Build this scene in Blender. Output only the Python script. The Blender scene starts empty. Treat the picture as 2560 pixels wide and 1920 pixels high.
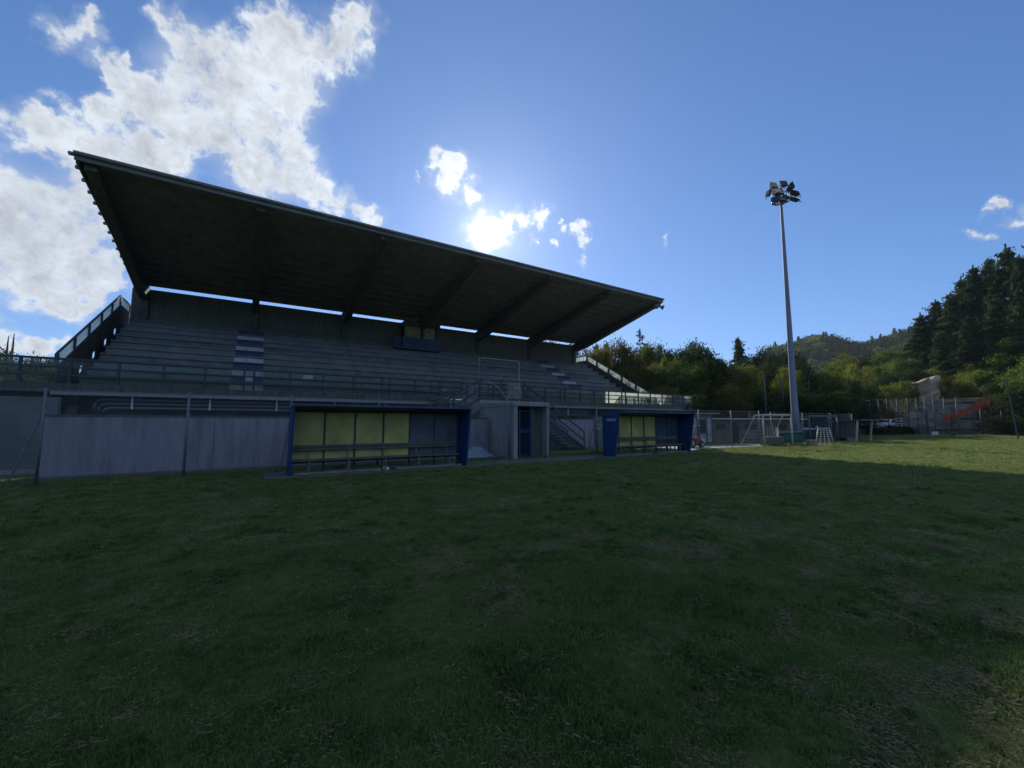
import bpy, bmesh, math, random
import numpy as np
from mathutils import Vector, Matrix
random.seed(7)
scene = bpy.context.scene
col = scene.collection
R = math.radians

# ------------------------------------------------------------------ camera, sky, sun, exposure
cam_d = bpy.data.cameras.new('camera'); cam = bpy.data.objects.new('camera', cam_d); col.objects.link(cam)
cam.location = (0, 0, 1.5)
cam.rotation_euler = (R(90 + 5.517), 0, R(57.57 - 90))
cam_d.sensor_width = 36; cam_d.lens = 14.414
cam_d.clip_start = .05; cam_d.clip_end = 4000
scene.camera = cam
SUN = Vector((0.4325, 0.7861, 0.4415)).normalized()

world = bpy.data.worlds.new('World'); scene.world = world; world.use_nodes = True
wn = world.node_tree; wn.nodes.clear()
def N(tree, typ, **kw):
    n = tree.nodes.new(typ)
    for k, v in kw.items(): setattr(n, k, v)
    return n
def math_node(tree, op, a, b=None, clamp=False):
    n = tree.nodes.new('ShaderNodeMath'); n.operation = op; n.use_clamp = clamp
    for i, v in enumerate((a, b)):
        if v is None: continue
        if isinstance(v, (int, float)): n.inputs[i].default_value = v
        else: tree.links.new(v, n.inputs[i])
    return n.outputs[0]
def build_world():
    L = wn.links.new
    out = N(wn, 'ShaderNodeOutputWorld'); bg = N(wn, 'ShaderNodeBackground')
    bg.inputs['Strength'].default_value = 0.1
    L(bg.outputs[0], out.inputs[0])
    sky = N(wn, 'ShaderNodeTexSky', sky_type='NISHITA', sun_disc=False)
    sky.sun_elevation = R(26.2); sky.sun_rotation = R(90 - 61.18)
    sky.altitude = 300; sky.air_density = 1.0; sky.dust_density = 0.1; sky.ozone_density = 2.0
    tc = N(wn, 'ShaderNodeTexCoord'); D = tc.outputs['Generated']
    # clear-air blue: highlights near the sun roll off softly
    sp_ = N(wn, 'ShaderNodeSeparateColor'); L(sky.outputs[0], sp_.inputs[0]); cb_ = N(wn, 'ShaderNodeCombineColor')
    for i, k in enumerate(TINT):
        v = math_node(wn, 'MULTIPLY', sp_.outputs[i], k)
        v = math_node(wn, 'DIVIDE', v, math_node(wn, 'ADD', 1.0, math_node(wn, 'MULTIPLY', v, ROLL[i])))
        L(v, cb_.inputs[i])
    hs = N(wn, 'ShaderNodeHueSaturation'); L(cb_.outputs[0], hs.inputs['Color']); hs.inputs['Saturation'].default_value = SAT
    # cloud field: soft blobs in world directions, broken up by noise
    BLOBS_ = BLOBS
    m = None
    nz0 = N(wn, 'ShaderNodeTexNoise'); nz0.inputs['Scale'].default_value = 6; nz0.inputs['Detail'].default_value = 6
    L(D, nz0.inputs['Vector'])
    sub = N(wn, 'ShaderNodeVectorMath', operation='SUBTRACT'); L(nz0.outputs['Color'], sub.inputs[0]); sub.inputs[1].default_value = (.5, .5, .5)
    sc = N(wn, 'ShaderNodeVectorMath', operation='SCALE'); L(sub.outputs[0], sc.inputs[0]); sc.inputs['Scale'].default_value = .12
    ad = N(wn, 'ShaderNodeVectorMath', operation='ADD'); L(D, ad.inputs[0]); L(sc.outputs[0], ad.inputs[1])
    W = ad.outputs[0]
    nzs = N(wn, 'ShaderNodeTexNoise'); nzs.inputs['Scale'].default_value = 38; nzs.inputs['Detail'].default_value = 6
    L(D, nzs.inputs['Vector'])
    sub2 = N(wn, 'ShaderNodeVectorMath', operation='SUBTRACT'); L(nzs.outputs['Color'], sub2.inputs[0]); sub2.inputs[1].default_value = (.5, .5, .5)
    sc2 = N(wn, 'ShaderNodeVectorMath', operation='SCALE'); L(sub2.outputs[0], sc2.inputs[0]); sc2.inputs['Scale'].default_value = .07
    ad2 = N(wn, 'ShaderNodeVectorMath', operation='ADD'); L(D, ad2.inputs[0]); L(sc2.outputs[0], ad2.inputs[1]); W2 = ad2.outputs[0]
    for (x, y, z, r) in BLOBS_:
        d = N(wn, 'ShaderNodeVectorMath', operation='DISTANCE'); L(W if r > .05 else W2, d.inputs[0]); d.inputs[1].default_value = (x, y, z)
        mr = N(wn, 'ShaderNodeMapRange'); mr.inputs['From Min'].default_value = r * 1.5; mr.inputs['From Max'].default_value = r * .1
        mr.interpolation_type = 'SMOOTHSTEP'
        L(d.outputs['Value'], mr.inputs['Value'])
        m = mr.outputs[0] if m is None else math_node(wn, 'ADD', m, mr.outputs[0])
    m = math_node(wn, 'MINIMUM', math_node(wn, 'MULTIPLY', m, 1.12), 1.2)
    def fbm(vec, scale, detail, dist, rough=.6):
        n = N(wn, 'ShaderNodeTexNoise'); n.inputs['Scale'].default_value = scale; n.inputs['Detail'].default_value = detail
        n.inputs['Distortion'].default_value = dist; n.inputs['Roughness'].default_value = rough
        L(vec, n.inputs['Vector']); return n.outputs['Fac']
    n1 = fbm(D, 6.5, 14, .25, .68)
    nh = fbm(D, 34, 8, .4, .62)
    tosun = N(wn, 'ShaderNodeVectorMath', operation='ADD'); L(D, tosun.inputs[0]); tosun.inputs[1].default_value = tuple(SUN * .03 + Vector((0, 0, -.012)))
    n2 = fbm(tosun.outputs[0], 6.5, 9, .25, .62)
    f = math_node(wn, 'ADD', m, math_node(wn, 'MULTIPLY', math_node(wn, 'SUBTRACT', n1, .5), 2.0))
    f = math_node(wn, 'ADD', f, math_node(wn, 'MULTIPLY', math_node(wn, 'SUBTRACT', nh, .5), 2.0))
    al = N(wn, 'ShaderNodeMapRange'); al.interpolation_type = 'SMOOTHSTEP'
    al.inputs['From Min'].default_value = .24; al.inputs['From Max'].default_value = 1.15; L(f, al.inputs['Value'])
    gate = N(wn, 'ShaderNodeMapRange'); gate.inputs['From Min'].default_value = .0; gate.inputs['From Max'].default_value = .35; L(m, gate.inputs['Value'])
    alpha = math_node(wn, 'MULTIPLY', al.outputs[0], gate.outputs[0])
    # thin veil round the thicker cloud
    nv = fbm(D, 4.5, 10, 1.2, .6)
    veil = math_node(wn, 'MULTIPLY', math_node(wn, 'MINIMUM', m, 1.0), math_node(wn, 'MULTIPLY', nv, .75))
    alpha = math_node(wn, 'MAXIMUM', alpha, veil)
    alpha = math_node(wn, 'MULTIPLY', alpha, .93)
    # thick parts are greyer, edges bright; relief towards the sun
    thick = N(wn, 'ShaderNodeMapRange'); thick.inputs['From Min'].default_value = .9; thick.inputs['From Max'].default_value = 1.9
    thick.interpolation_type = 'SMOOTHSTEP'; L(f, thick.inputs['Value'])
    rel = math_node(wn, 'MULTIPLY', math_node(wn, 'SUBTRACT', n1, n2), 2.0)
    br = math_node(wn, 'SUBTRACT', 1.2, math_node(wn, 'MULTIPLY', thick.outputs[0], .42))
    br = math_node(wn, 'ADD', br, rel)
    n3 = fbm(D, 3.1, 3, .3, .5)
    br = math_node(wn, 'ADD', br, math_node(wn, 'MULTIPLY', math_node(wn, 'SUBTRACT', n3, .5), .5))
    br = math_node(wn, 'MINIMUM', math_node(wn, 'MAXIMUM', br, .42), 1.4)
    # sun aureole
    dt = N(wn, 'ShaderNodeVectorMath', operation='DISTANCE'); L(D, dt.inputs[0]); dt.inputs[1].default_value = (0.4347, 0.7899, 0.4325)
    ang = dt.outputs['Value']
    near = math_node(wn, 'POWER', 2.718, math_node(wn, 'MULTIPLY', ang, -6.5))
    br2 = math_node(wn, 'ADD', br, math_node(wn, 'MULTIPLY', near, .9))
    cc = N(wn, 'ShaderNodeCombineColor')
    for i, k in enumerate((5.9, 6.25, 6.7)):
        L(math_node(wn, 'MULTIPLY', br2, k * CLOUD), cc.inputs[i])
    mix = N(wn, 'ShaderNodeMix', data_type='RGBA'); L(alpha, mix.inputs['Factor'])
    L(hs.outputs[0], mix.inputs[6]); L(cc.outputs[0], mix.inputs[7])
    halo = math_node(wn, 'MULTIPLY', math_node(wn, 'POWER', 2.718, math_node(wn, 'MULTIPLY', ang, -17.)), 5.5)
    halo2 = math_node(wn, 'MULTIPLY', math_node(wn, 'POWER', 2.718, math_node(wn, 'MULTIPLY', ang, -3.5)), 1.0)
    # blown-out body of the sun itself
    nd = fbm(D, 60, 3, 0, .5)
    core = N(wn, 'ShaderNodeMapRange'); core.interpolation_type = 'SMOOTHSTEP'
    core.inputs['From Min'].default_value = .043; core.inputs['From Max'].default_value = .010; core.inputs['To Max'].default_value = 40.
    L(math_node(wn, 'ADD', ang, math_node(wn, 'MULTIPLY', math_node(wn, 'SUBTRACT', nd, .5), .02)), core.inputs['Value'])
    tot = math_node(wn, 'ADD', math_node(wn, 'ADD', halo, halo2), core.outputs[0])
    hc = N(wn, 'ShaderNodeCombineColor')
    for i, k in enumerate((1.0, 1.0, .98)): L(math_node(wn, 'MULTIPLY', tot, k), hc.inputs[i])
    add = N(wn, 'ShaderNodeMix', data_type='RGBA', blend_type='ADD'); add.inputs['Factor'].default_value = 1
    L(mix.outputs[2], add.inputs[6]); L(hc.outputs[0], add.inputs[7])
    L(add.outputs[2], bg.inputs['Color'])
TINT = (1.20, 1.42, 1.66); ROLL = (.12, .075, .03); SAT = 1.08; CLOUD = 1.0
BLOBS=[
(-0.0676,0.8228,0.5642,0.0830),(-0.1375,0.8501,0.5083,0.0557),(0.0061,0.8418,0.5397,0.0901),(-0.0280,0.8817,0.4710,0.0548),(-0.1006,0.8010,0.5902,0.0531),(0.0490,0.7751,0.6299,0.0589),(0.1066,0.7287,0.6765,0.0462),(0.1262,0.6968,0.7061,0.0321),(-0.1852,0.8287,0.5281,0.0328),(-0.2062,0.8123,0.5455,0.0229),(-0.2571,0.7952,0.5492,0.0251),(-0.2281,0.7853,0.5756,0.0205),(0.0083,0.7487,0.6628,0.0480),(-0.1396,0.7748,0.6167,0.0273),(0.0571,0.8681,0.4931,0.0535),(-0.2181,0.8439,0.4902,0.0243),(-0.0217,0.8111,0.5845,0.0819),(0.1338,0.8782,0.4591,0.0352),(0.1908,0.8775,0.4399,0.0315),(0.0882,0.8797,0.4673,0.0334),(-0.3003,0.8523,0.4284,0.0334),(-0.2544,0.8638,0.4349,0.0448),(-0.3042,0.8810,0.3623,0.0526),(-0.2260,0.8860,0.4048,0.0449),(-0.2992,0.9115,0.2822,0.0583),(-0.2498,0.9131,0.3222,0.0567),(-0.2159,0.9362,0.2772,0.0365),(-0.2917,0.9324,0.2134,0.0460),(-0.2538,0.9476,0.1939,0.0314),(-0.1881,0.8747,0.4467,0.0458),(-0.1326,0.8801,0.4559,0.0350),(-0.2320,0.9424,0.2409,0.0314),(-0.1743,0.9121,0.3711,0.0409),(-0.3540,0.8804,0.3154,0.0616),(-0.3598,0.9099,0.2065,0.0598),(-0.3169,0.9401,0.1253,0.0207),(-0.2875,0.9506,0.1173,0.0219),(-0.2607,0.9570,0.1276,0.0151),(-0.3489,0.9283,0.1289,0.0278),(0.3412,0.7752,0.5317,0.0468),(0.3277,0.7703,0.5470,0.0344),(0.3868,0.7733,0.5024,0.0212),(0.2757,0.8019,0.5300,0.0082),(0.4632,0.7595,0.4566,0.0242),(0.4944,0.7360,0.4625,0.0225),(0.5270,0.7087,0.4691,0.0260),(0.4618,0.7746,0.4321,0.0245),(0.6013,0.6687,0.4374,0.0212),(0.5709,0.6924,0.4411,0.0124),(0.5717,0.7068,0.4167,0.0107),(0.6171,0.6695,0.4134,0.0179),(0.6256,0.6840,0.3752,0.0136),(0.5328,0.7356,0.4183,0.0098),(0.4228,0.7928,0.4390,0.0431),(0.9383,0.1049,0.3297,0.0136),(0.9501,0.0867,0.2997,0.0153),(0.9468,0.1304,0.2942,0.0116),(-0.2035,0.9472,0.2479,0.0164),(0.7400,0.5422,0.3979,0.0120),(-0.897,-0.278,0.345,0.159),(-0.949,-0.016,0.314,0.160),(0.513,-0.255,0.819,0.215),(-0.722,-0.185,0.667,0.142),(-0.935,-0.074,0.347,0.132),(0.503,-0.229,0.833,0.221),(0.585,-0.695,0.417,0.146),(0.058,-0.618,0.784,0.228),(0.782,-0.528,0.331,0.191),(0.189,-0.739,0.647,0.127),(-0.403,-0.853,0.333,0.240),(0.591,-0.444,0.674,0.145),(0.638,-0.342,0.690,0.232),(0.580,-0.493,0.648,0.162),(-0.003,-0.803,0.596,0.124),(-0.484,-0.291,0.825,0.106),]
build_world()
world.cycles.sampling_method = 'MANUAL'; world.cycles.sample_map_resolution = 512

sun_d = bpy.data.lights.new('sun', 'SUN'); sun_d.energy = 5.0; sun_d.angle = R(.5); sun_d.color = (1, .93, .80)
sun_o = bpy.data.objects.new('sun', sun_d); col.objects.link(sun_o)
sun_o.rotation_euler = SUN.to_track_quat('Z', 'Y').to_euler(); sun_o.location = SUN * 100
scene.view_settings.view_transform = 'Standard'; scene.view_settings.look = 'None'
scene.view_settings.exposure = 0.0; scene.view_settings.gamma = 1.0
scene.view_settings.use_curve_mapping = False
scene.render.engine = 'CYCLES'
scene.cycles.max_bounces = 8; scene.cycles.transparent_max_bounces = 24

# ------------------------------------------------------------------ materials
def mat(name, c, rough=.85, var=.25, scale=2.0, bump=.0, bscale=40., metal=0., streak=False, c2=None, spec=.3, joints=None):
    m = bpy.data.materials.new(name); m.use_nodes = True; t = m.node_tree; b = t.nodes['Principled BSDF']; L = t.links.new
    b.inputs['Roughness'].default_value = rough; b.inputs['Metallic'].default_value = metal
    b.inputs['Specular IOR Level'].default_value = spec
    g = t.nodes.new('ShaderNodeNewGeometry'); mp = t.nodes.new('ShaderNodeMapping')
    L(g.outputs['Position'], mp.inputs[0])
    if streak: mp.inputs['Scale'].default_value = (3.2, 3.2, .35) if streak is True else (.3, .3, 2.2)
    n = t.nodes.new('ShaderNodeTexNoise'); n.inputs['Scale'].default_value = scale; n.inputs['Detail'].default_value = 8; n.inputs['Roughness'].default_value = .65
    L(mp.outputs[0], n.inputs['Vector'])
    r = t.nodes.new('ShaderNodeValToRGB'); L(n.outputs['Fac'], r.inputs[0])
    d = c2 if c2 else tuple(v * (1 - var) for v in c); u = tuple(min(1, v * (1 + var * .6)) for v in c)
    r.color_ramp.elements[0].position = .32; r.color_ramp.elements[1].position = .68
    r.color_ramp.elements[0].color = (*d, 1); r.color_ramp.elements[1].color = (*u, 1)
    L(r.outputs[0], b.inputs['Base Color'])
    if bump:
        n2 = t.nodes.new('ShaderNodeTexNoise'); n2.inputs['Scale'].default_value = bscale; n2.inputs['Detail'].default_value = 5
        L(g.outputs['Position'], n2.inputs['Vector'])
        bp = t.nodes.new('ShaderNodeBump'); bp.inputs['Strength'].default_value = bump; bp.inputs['Distance'].default_value = .03
        L(n2.outputs['Fac'], bp.inputs['Height']); L(bp.outputs[0], b.inputs['Normal'])
    return m
M = {}
M['concrete'] = mat('concrete', (.17, .175, .17), var=.35, streak=True, bump=.3)
M['concrete_dark'] = mat('concrete_dark', (.10, .105, .10), var=.4, streak=True, bump=.3)
M['wall_back'] = mat('wall_back', (.13, .135, .115), var=.3, streak=True, bump=.2)
M['concrete_light'] = mat('concrete_light', (.27, .28, .29), var=.3, streak=True, bump=.3)
M['seat'] = mat('seat', (.20, .215, .225), var=.25, scale=1.2, bump=.2)
M['seat_worn'] = mat('seat_worn', (.165, .18, .19), var=.35, scale=1.6, bump=.2)
M['plaster'] = mat('plaster', (.26, .27, .33), var=.38, scale=1.1, bump=.3, streak=True, bscale=25)
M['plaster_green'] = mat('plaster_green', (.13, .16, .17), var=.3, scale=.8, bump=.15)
M['roof'] = mat('roof_sheet', (.19, .20, .205), var=.35, scale=1.0, streak=False, bump=.1)
M['roof_rib'] = mat('roof_rib', (.17, .175, .165), var=.3)
M['fascia'] = mat('fascia', (.17, .18, .195), var=.25, rough=.6, scale=1.)
M['steel'] = mat('galvanised_steel', (.16, .18, .21), rough=.55, metal=.3, var=.25, scale=8)
M['steel_light'] = mat('pale_steel', (.42, .44, .46), rough=.5, metal=.2, var=.2, scale=8)
M['rail'] = mat('rail_paint', (.055, .07, .095), rough=.5, var=.25, scale=6)
M['mast'] = mat('mast_steel', (.22, .24, .33), rough=.6, metal=.15, var=.2, scale=3, streak=True)
M['blue'] = mat('blue_paint', (.012, .052, .165), rough=.55, var=.2, scale=2)
M['blue_dull'] = mat('blue_dull', (.05, .085, .15), rough=.6, var=.3, scale=1.6)
M['panel_grey'] = mat('grey_blue_panel', (.11, .125, .16), rough=.6, var=.3, scale=1.6)
M['notice'] = mat('faded_notice', (.34, .36, .36), var=.2)
M['blue_seat'] = mat('blue_seat_paint', (.06, .09, .17), rough=.8, var=.35, scale=2.5)
M['white_seat'] = mat('white_seat_paint', (.48, .52, .56), rough=.8, var=.3, scale=2.5)
M['white'] = mat('white_paint', (.72, .74, .74), rough=.6, var=.18, scale=5)
M['rust_white'] = mat('worn_white_paint', (.50, .48, .42), rough=.7, var=.4, scale=9)
M['yellow'] = mat('yellow_panel', (.52, .47, .16), rough=.45, var=.3, scale=1.1, c2=(.30, .29, .10))
M['wood'] = mat('wood', (.26, .22, .17), rough=.8, var=.4, scale=7)
M['wood_grey'] = mat('grey_wood', (.14, .14, .125), rough=.9, var=.35, streak=True)
M['brick_wall'] = mat('rough_wall', (.16, .14, .10), var=.45, scale=1.5, bump=.4)
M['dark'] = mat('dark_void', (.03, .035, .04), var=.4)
M['glass_dark'] = mat('dark_glass', (.02, .025, .03), rough=.15, var=.2, spec=.6)
M['black'] = mat('black_plastic', (.025, .025, .03), rough=.5, var=.2)
M['lamp'] = mat('lamp_housing', (.035, .038, .04), rough=.85, var=.3, spec=.1)
M['red'] = mat('red_paint', (.45, .03, .02), rough=.45, var=.2)
M['tarp'] = mat('pale_tarp', (.34, .42, .50), rough=.6, var=.3, scale=6, bump=.4, bscale=20)
M['orange'] = mat('orange_net', (.60, .12, .04), rough=.7, var=.4, scale=1.5)
M['gravel'] = mat('pale_gravel', (.42, .40, .34), var=.35, scale=14, bump=.5, bscale=60)
M['pad'] = mat('concrete_pad', (.11, .125, .10), var=.4, scale=3, bump=.3)
M['green_net'] = None
M['kiosk'] = mat('kiosk_panel', (.36, .40, .47), rough=.6, var=.15, scale=2)
M['car_white'] = mat('car_white', (.75, .77, .8), rough=.3, var=.06)
M['car_grey'] = mat('car_grey', (.10, .12, .15), rough=.3, var=.1)
M['rubber'] = mat('rubber', (.02, .02, .02), rough=.9, var=.2)
M['rock'] = mat('rock_face', (.50, .37, .25), var=.45, scale=.5, bump=.8, bscale=2.2, c2=(.24, .17, .12))
M['stone'] = mat('terrace_stone', (.30, .28, .24), var=.6, scale=1.1, bump=.8, bscale=3)
M['soil'] = mat('bank_soil', (.26, .22, .16), var=.5, scale=.7, bump=1., bscale=1.2, c2=(.05, .055, .03), streak='strata')
M['bark'] = mat('bark', (.07, .055, .04), var=.4, scale=6, bump=.4, bscale=12)
M['paper'] = mat('brown_paper', (.30, .24, .13), rough=.8, var=.45, scale=3)
M['teal'] = mat('teal_plastic', (.02, .09, .09), rough=.6, var=.2)

def glass_mat(name, tint, tr, trans, dirt_scale=2.2, ior=1.25):
    """dirty clear panel: part see-through, part milky film that glows when the sun is behind it"""
    m = bpy.data.materials.new(name); m.use_nodes = True; t = m.node_tree; t.nodes.clear(); L = t.links.new
    out = t.nodes.new('ShaderNodeOutputMaterial')
    g = t.nodes.new('ShaderNodeNewGeometry')
    n = t.nodes.new('ShaderNodeTexNoise'); n.inputs['Scale'].default_value = dirt_scale; n.inputs['Detail'].default_value = 7
    L(g.outputs['Position'], n.inputs['Vector'])
    mr = t.nodes.new('ShaderNodeMapRange'); mr.inputs['From Min'].default_value = .3; mr.inputs['From Max'].default_value = .7
    mr.inputs['To Min'].default_value = tr[0]; mr.inputs['To Max'].default_value = tr[1]; L(n.outputs['Fac'], mr.inputs['Value'])
    a = t.nodes.new('ShaderNodeBsdfTransparent'); a.inputs[0].default_value = (.82, .90, .86, 1)
    d = t.nodes.new('ShaderNodeBsdfTranslucent'); d.inputs[0].default_value = (*tint, 1)
    e = t.nodes.new('ShaderNodeBsdfDiffuse'); e.inputs[0].default_value = tuple(v * .35 for v in tint) + (1,)
    s1 = t.nodes.new('ShaderNodeMixShader'); s1.inputs[0].default_value = trans; L(e.outputs[0], s1.inputs[1]); L(d.outputs[0], s1.inputs[2])
    s2 = t.nodes.new('ShaderNodeMixShader'); L(mr.outputs[0], s2.inputs[0]); L(a.outputs[0], s2.inputs[1]); L(s1.outputs[0], s2.inputs[2])
    gl = t.nodes.new('ShaderNodeBsdfGlossy'); gl.inputs['Roughness'].default_value = .05
    fr = t.nodes.new('ShaderNodeFresnel'); fr.inputs['IOR'].default_value = ior
    s3 = t.nodes.new('ShaderNodeMixShader'); L(fr.outputs[0], s3.inputs[0]); L(s2.outputs[0], s3.inputs[1]); L(gl.outputs[0], s3.inputs[2])
    L(s3.outputs[0], out.inputs[0]); return m
M['pane'] = glass_mat('dirty_clear_pane', (.75, .80, .78), (.04, .20), .75)
M['pane_left'] = glass_mat('milky_end_pane', (.95, .97, .95), (.5, .72), .92, ior=1.02)
M['pane_stand'] = glass_mat('weathered_end_pane', (.9, .94, .9), (.15, .4), .92, ior=1.04)
M['pane_milky'] = glass_mat('milky_pane', (.80, .84, .80), (.28, .55), .85)
M['net_green'] = glass_mat('green_windbreak', (.02, .13, .12), (.80, .95), .35)
M['mesh_fine'] = None

def leaf_mat(name, c, c2, trans=.35, ns=.55, isl=.35):
    m = bpy.data.materials.new(name); m.use_nodes = True; t = m.node_tree; t.nodes.clear(); L = t.links.new
    out = t.nodes.new('ShaderNodeOutputMaterial'); g = t.nodes.new('ShaderNodeNewGeometry')
    oi = t.nodes.new('ShaderNodeObjectInfo')
    n = t.nodes.new('ShaderNodeTexNoise'); n.inputs['Scale'].default_value = ns; n.inputs['Detail'].default_value = 5
    L(g.outputs['Position'], n.inputs['Vector'])
    ad = math_node(t, 'ADD', n.outputs['Fac'], math_node(t, 'MULTIPLY', math_node(t, 'SUBTRACT', oi.outputs['Random'], .5), .35))
    ri = math_node(t, 'MULTIPLY', math_node(t, 'SUBTRACT', g.outputs['Random Per Island'], .5), isl)
    ad = math_node(t, 'ADD', ad, ri)
    r = t.nodes.new('ShaderNodeValToRGB'); L(ad, r.inputs[0])
    r.color_ramp.elements[0].position = .3; r.color_ramp.elements[1].position = .72
    r.color_ramp.elements[0].color = (*c, 1); r.color_ramp.elements[1].color = (*c2, 1)
    d = t.nodes.new('ShaderNodeBsdfDiffuse'); tl = t.nodes.new('ShaderNodeBsdfTranslucent')
    L(r.outputs[0], d.inputs[0])
    hs = t.nodes.new('ShaderNodeHueSaturation'); hs.inputs['Value'].default_value = 1.5; hs.inputs['Hue'].default_value = .485
    L(r.outputs[0], hs.inputs['Color']); L(hs.outputs[0], tl.inputs[0])
    s = t.nodes.new('ShaderNodeMixShader'); s.inputs[0].default_value = trans; L(d.outputs[0], s.inputs[1]); L(tl.outputs[0], s.inputs[2])
    L(s.outputs[0], out.inputs[0]); return m
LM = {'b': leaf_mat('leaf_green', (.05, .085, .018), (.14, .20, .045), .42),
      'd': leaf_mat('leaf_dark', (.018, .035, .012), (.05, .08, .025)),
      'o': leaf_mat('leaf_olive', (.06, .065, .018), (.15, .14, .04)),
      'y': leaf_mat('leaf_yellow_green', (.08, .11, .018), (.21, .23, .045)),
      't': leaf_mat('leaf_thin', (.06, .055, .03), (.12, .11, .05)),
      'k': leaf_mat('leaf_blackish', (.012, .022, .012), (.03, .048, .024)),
      'c': leaf_mat('needles', (.024, .046, .022), (.08, .115, .05), .3),
      's': leaf_mat('cypress_needles', (.012, .022, .010), (.03, .045, .02), .12),
      'dead': leaf_mat('brown_needles', (.045, .032, .022), (.09, .065, .045), .15)}

# ------------------------------------------------------------------ mesh helpers
class MB:
    def __init__(s): s.v = []; s.f = []
    def add(s, vs, fs):
        o = len(s.v); s.v += [tuple(v) for v in vs]; s.f += [tuple(i + o for i in f) for f in fs]; return s
    def box(s, x0, x1, y0, y1, z0, z1):
        return s.add([(x0,y0,z0),(x1,y0,z0),(x1,y1,z0),(x0,y1,z0),(x0,y0,z1),(x1,y0,z1),(x1,y1,z1),(x0,y1,z1)],
                     [(0,3,2,1),(4,5,6,7),(0,1,5,4),(1,2,6,5),(2,3,7,6),(3,0,4,7)])
    def bar(s, p, q, w, h=None, up=(0,0,1)):
        """rectangular bar from p to q, w across, h along `up`"""
        h = h or w; p = Vector(p); q = Vector(q); d = (q - p).normalized(); u = Vector(up)
        if abs(d.dot(u)) > .98: u = Vector((0,1,0))
        a = d.cross(u).normalized(); b = a.cross(d).normalized()
        c = [(-1,-1),(1,-1),(1,1),(-1,1)]
        vs = [P + a*(i*w/2) + b*(j*h/2) for P in (p, q) for i, j in c]
        return s.add(vs, [(0,1,2,3),(7,6,5,4),(0,4,5,1),(1,5,6,2),(2,6,7,3),(3,7,4,0)])
    def tube(s, pts, r, n=8, caps=True):
        pts = [Vector(p) for p in pts]; rs = r if isinstance(r, (list, tuple)) else [r]*len(pts); vs = []; fs = []
        for k, p in enumerate(pts):
            d = (pts[min(k+1, len(pts)-1)] - pts[max(k-1, 0)]).normalized()
            u = Vector((0,0,1)) if abs(d.z) < .9 else Vector((1,0,0))
            a = d.cross(u).normalized(); b = a.cross(d).normalized()
            for i in range(n):
                t = 2*math.pi*i/n; vs.append(p + (a*math.cos(t) + b*math.sin(t))*rs[k])
        for k in range(len(pts)-1):
            for i in range(n):
                j = (i+1) % n; fs.append((k*n+i, k*n+j, (k+1)*n+j, (k+1)*n+i))
        if caps: fs.append(tuple(range(n-1, -1, -1))); fs.append(tuple((len(pts)-1)*n+i for i in range(n)))
        return s.add(vs, fs)
    def prism(s, poly, axis, a, b):
        """closed polygon (2D) extruded along axis from a to b; the 2D coords are the other two axes in order"""
        n = len(poly); i = 'xyz'.index(axis); vs = []
        for t in (a, b):
            for p in poly:
                q = list(p); q.insert(i, t); vs.append(q)
        fs = [tuple(range(n)), tuple(range(2*n-1, n-1, -1))] + [(k, n+k, n+(k+1) % n, (k+1) % n) for k in range(n)]
        return s.add(vs, fs)
    def tri_ball(s, c, r, nu=10, nv=6, zs=1.):
        vs = []; fs = []
        for j in range(nv+1):
            ph = math.pi*j/nv
            for i in range(nu):
                t = 2*math.pi*i/nu; vs.append((c[0]+r*math.sin(ph)*math.cos(t), c[1]+r*math.sin(ph)*math.sin(t), c[2]+r*zs*math.cos(ph)))
        for j in range(nv):
            for i in range(nu):
                k = (i+1) % nu; fs.append((j*nu+i, (j+1)*nu+i, (j+1)*nu+k, j*nu+k))
        return s.add(vs, fs)
def root_loc(o):
    v = Vector((0,0,0))
    while o is not None: v = v + Vector(o.location); o = o.parent
    return v
def link_mesh(name, me, m, parent=None):
    o = bpy.data.objects.new(name, me); col.objects.link(o)
    if m is not None and len(me.materials) == 0: me.materials.append(m)
    if parent is not None: o.parent = parent
    return o
def part(name, mb, m, parent=None, local=False, bevel=0., label=None, kind=None, smooth=False):
    off = Vector((0,0,0)) if (local or parent is None) else root_loc(parent)
    me = bpy.data.meshes.new(name)
    vs = [(v[0]-off.x, v[1]-off.y, v[2]-off.z) for v in mb.v]
    me.from_pydata(vs, [], mb.f)
    bm = bmesh.new(); bm.from_mesh(me); bmesh.ops.recalc_face_normals(bm, faces=bm.faces)
    if bevel: bmesh.ops.bevel(bm, geom=list(bm.edges), offset=bevel, segments=1, affect='EDGES', clamp_overlap=True)
    bm.to_mesh(me); bm.free()
    if smooth: me.polygons.foreach_set('use_smooth', [True]*len(me.polygons))
    o = link_mesh(name, me, m, parent)
    if label: o['label'] = label
    if kind: o['kind'] = kind
    return o
def tag(o, label, cat, group=None, kind=None):
    o['label'] = label; o['category'] = cat
    if group: o['group'] = group
    if kind: o['kind'] = kind
    return o
def thing(name, label, cat, loc=(0,0,0), group=None, rz=0.):
    o = bpy.data.objects.new(name, None); col.objects.link(o); o.location = loc; o.rotation_euler = (0,0,rz)
    o.empty_display_size = .2
    return tag(o, label, cat, group)
def copy_tree(o, parent=None):
    c = o.copy(); col.objects.link(c); c.parent = parent
    for ch in list(o.children): copy_tree(ch, c)
    return c
def text_part(name, body, size, m, parent, mat4, depth=.004):
    cu = bpy.data.curves.new(name, 'FONT'); cu.body = body; cu.size = size; cu.extrude = depth; cu.align_x = 'CENTER'; cu.align_y = 'CENTER'
    o = bpy.data.objects.new(name, cu); col.objects.link(o)
    dg = bpy.context.evaluated_depsgraph_get(); me = bpy.data.meshes.new_from_object(o.evaluated_get(dg))
    bpy.data.objects.remove(o); me.transform(mat4); me.materials.clear()
    return link_mesh(name, me, m, parent)

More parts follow.
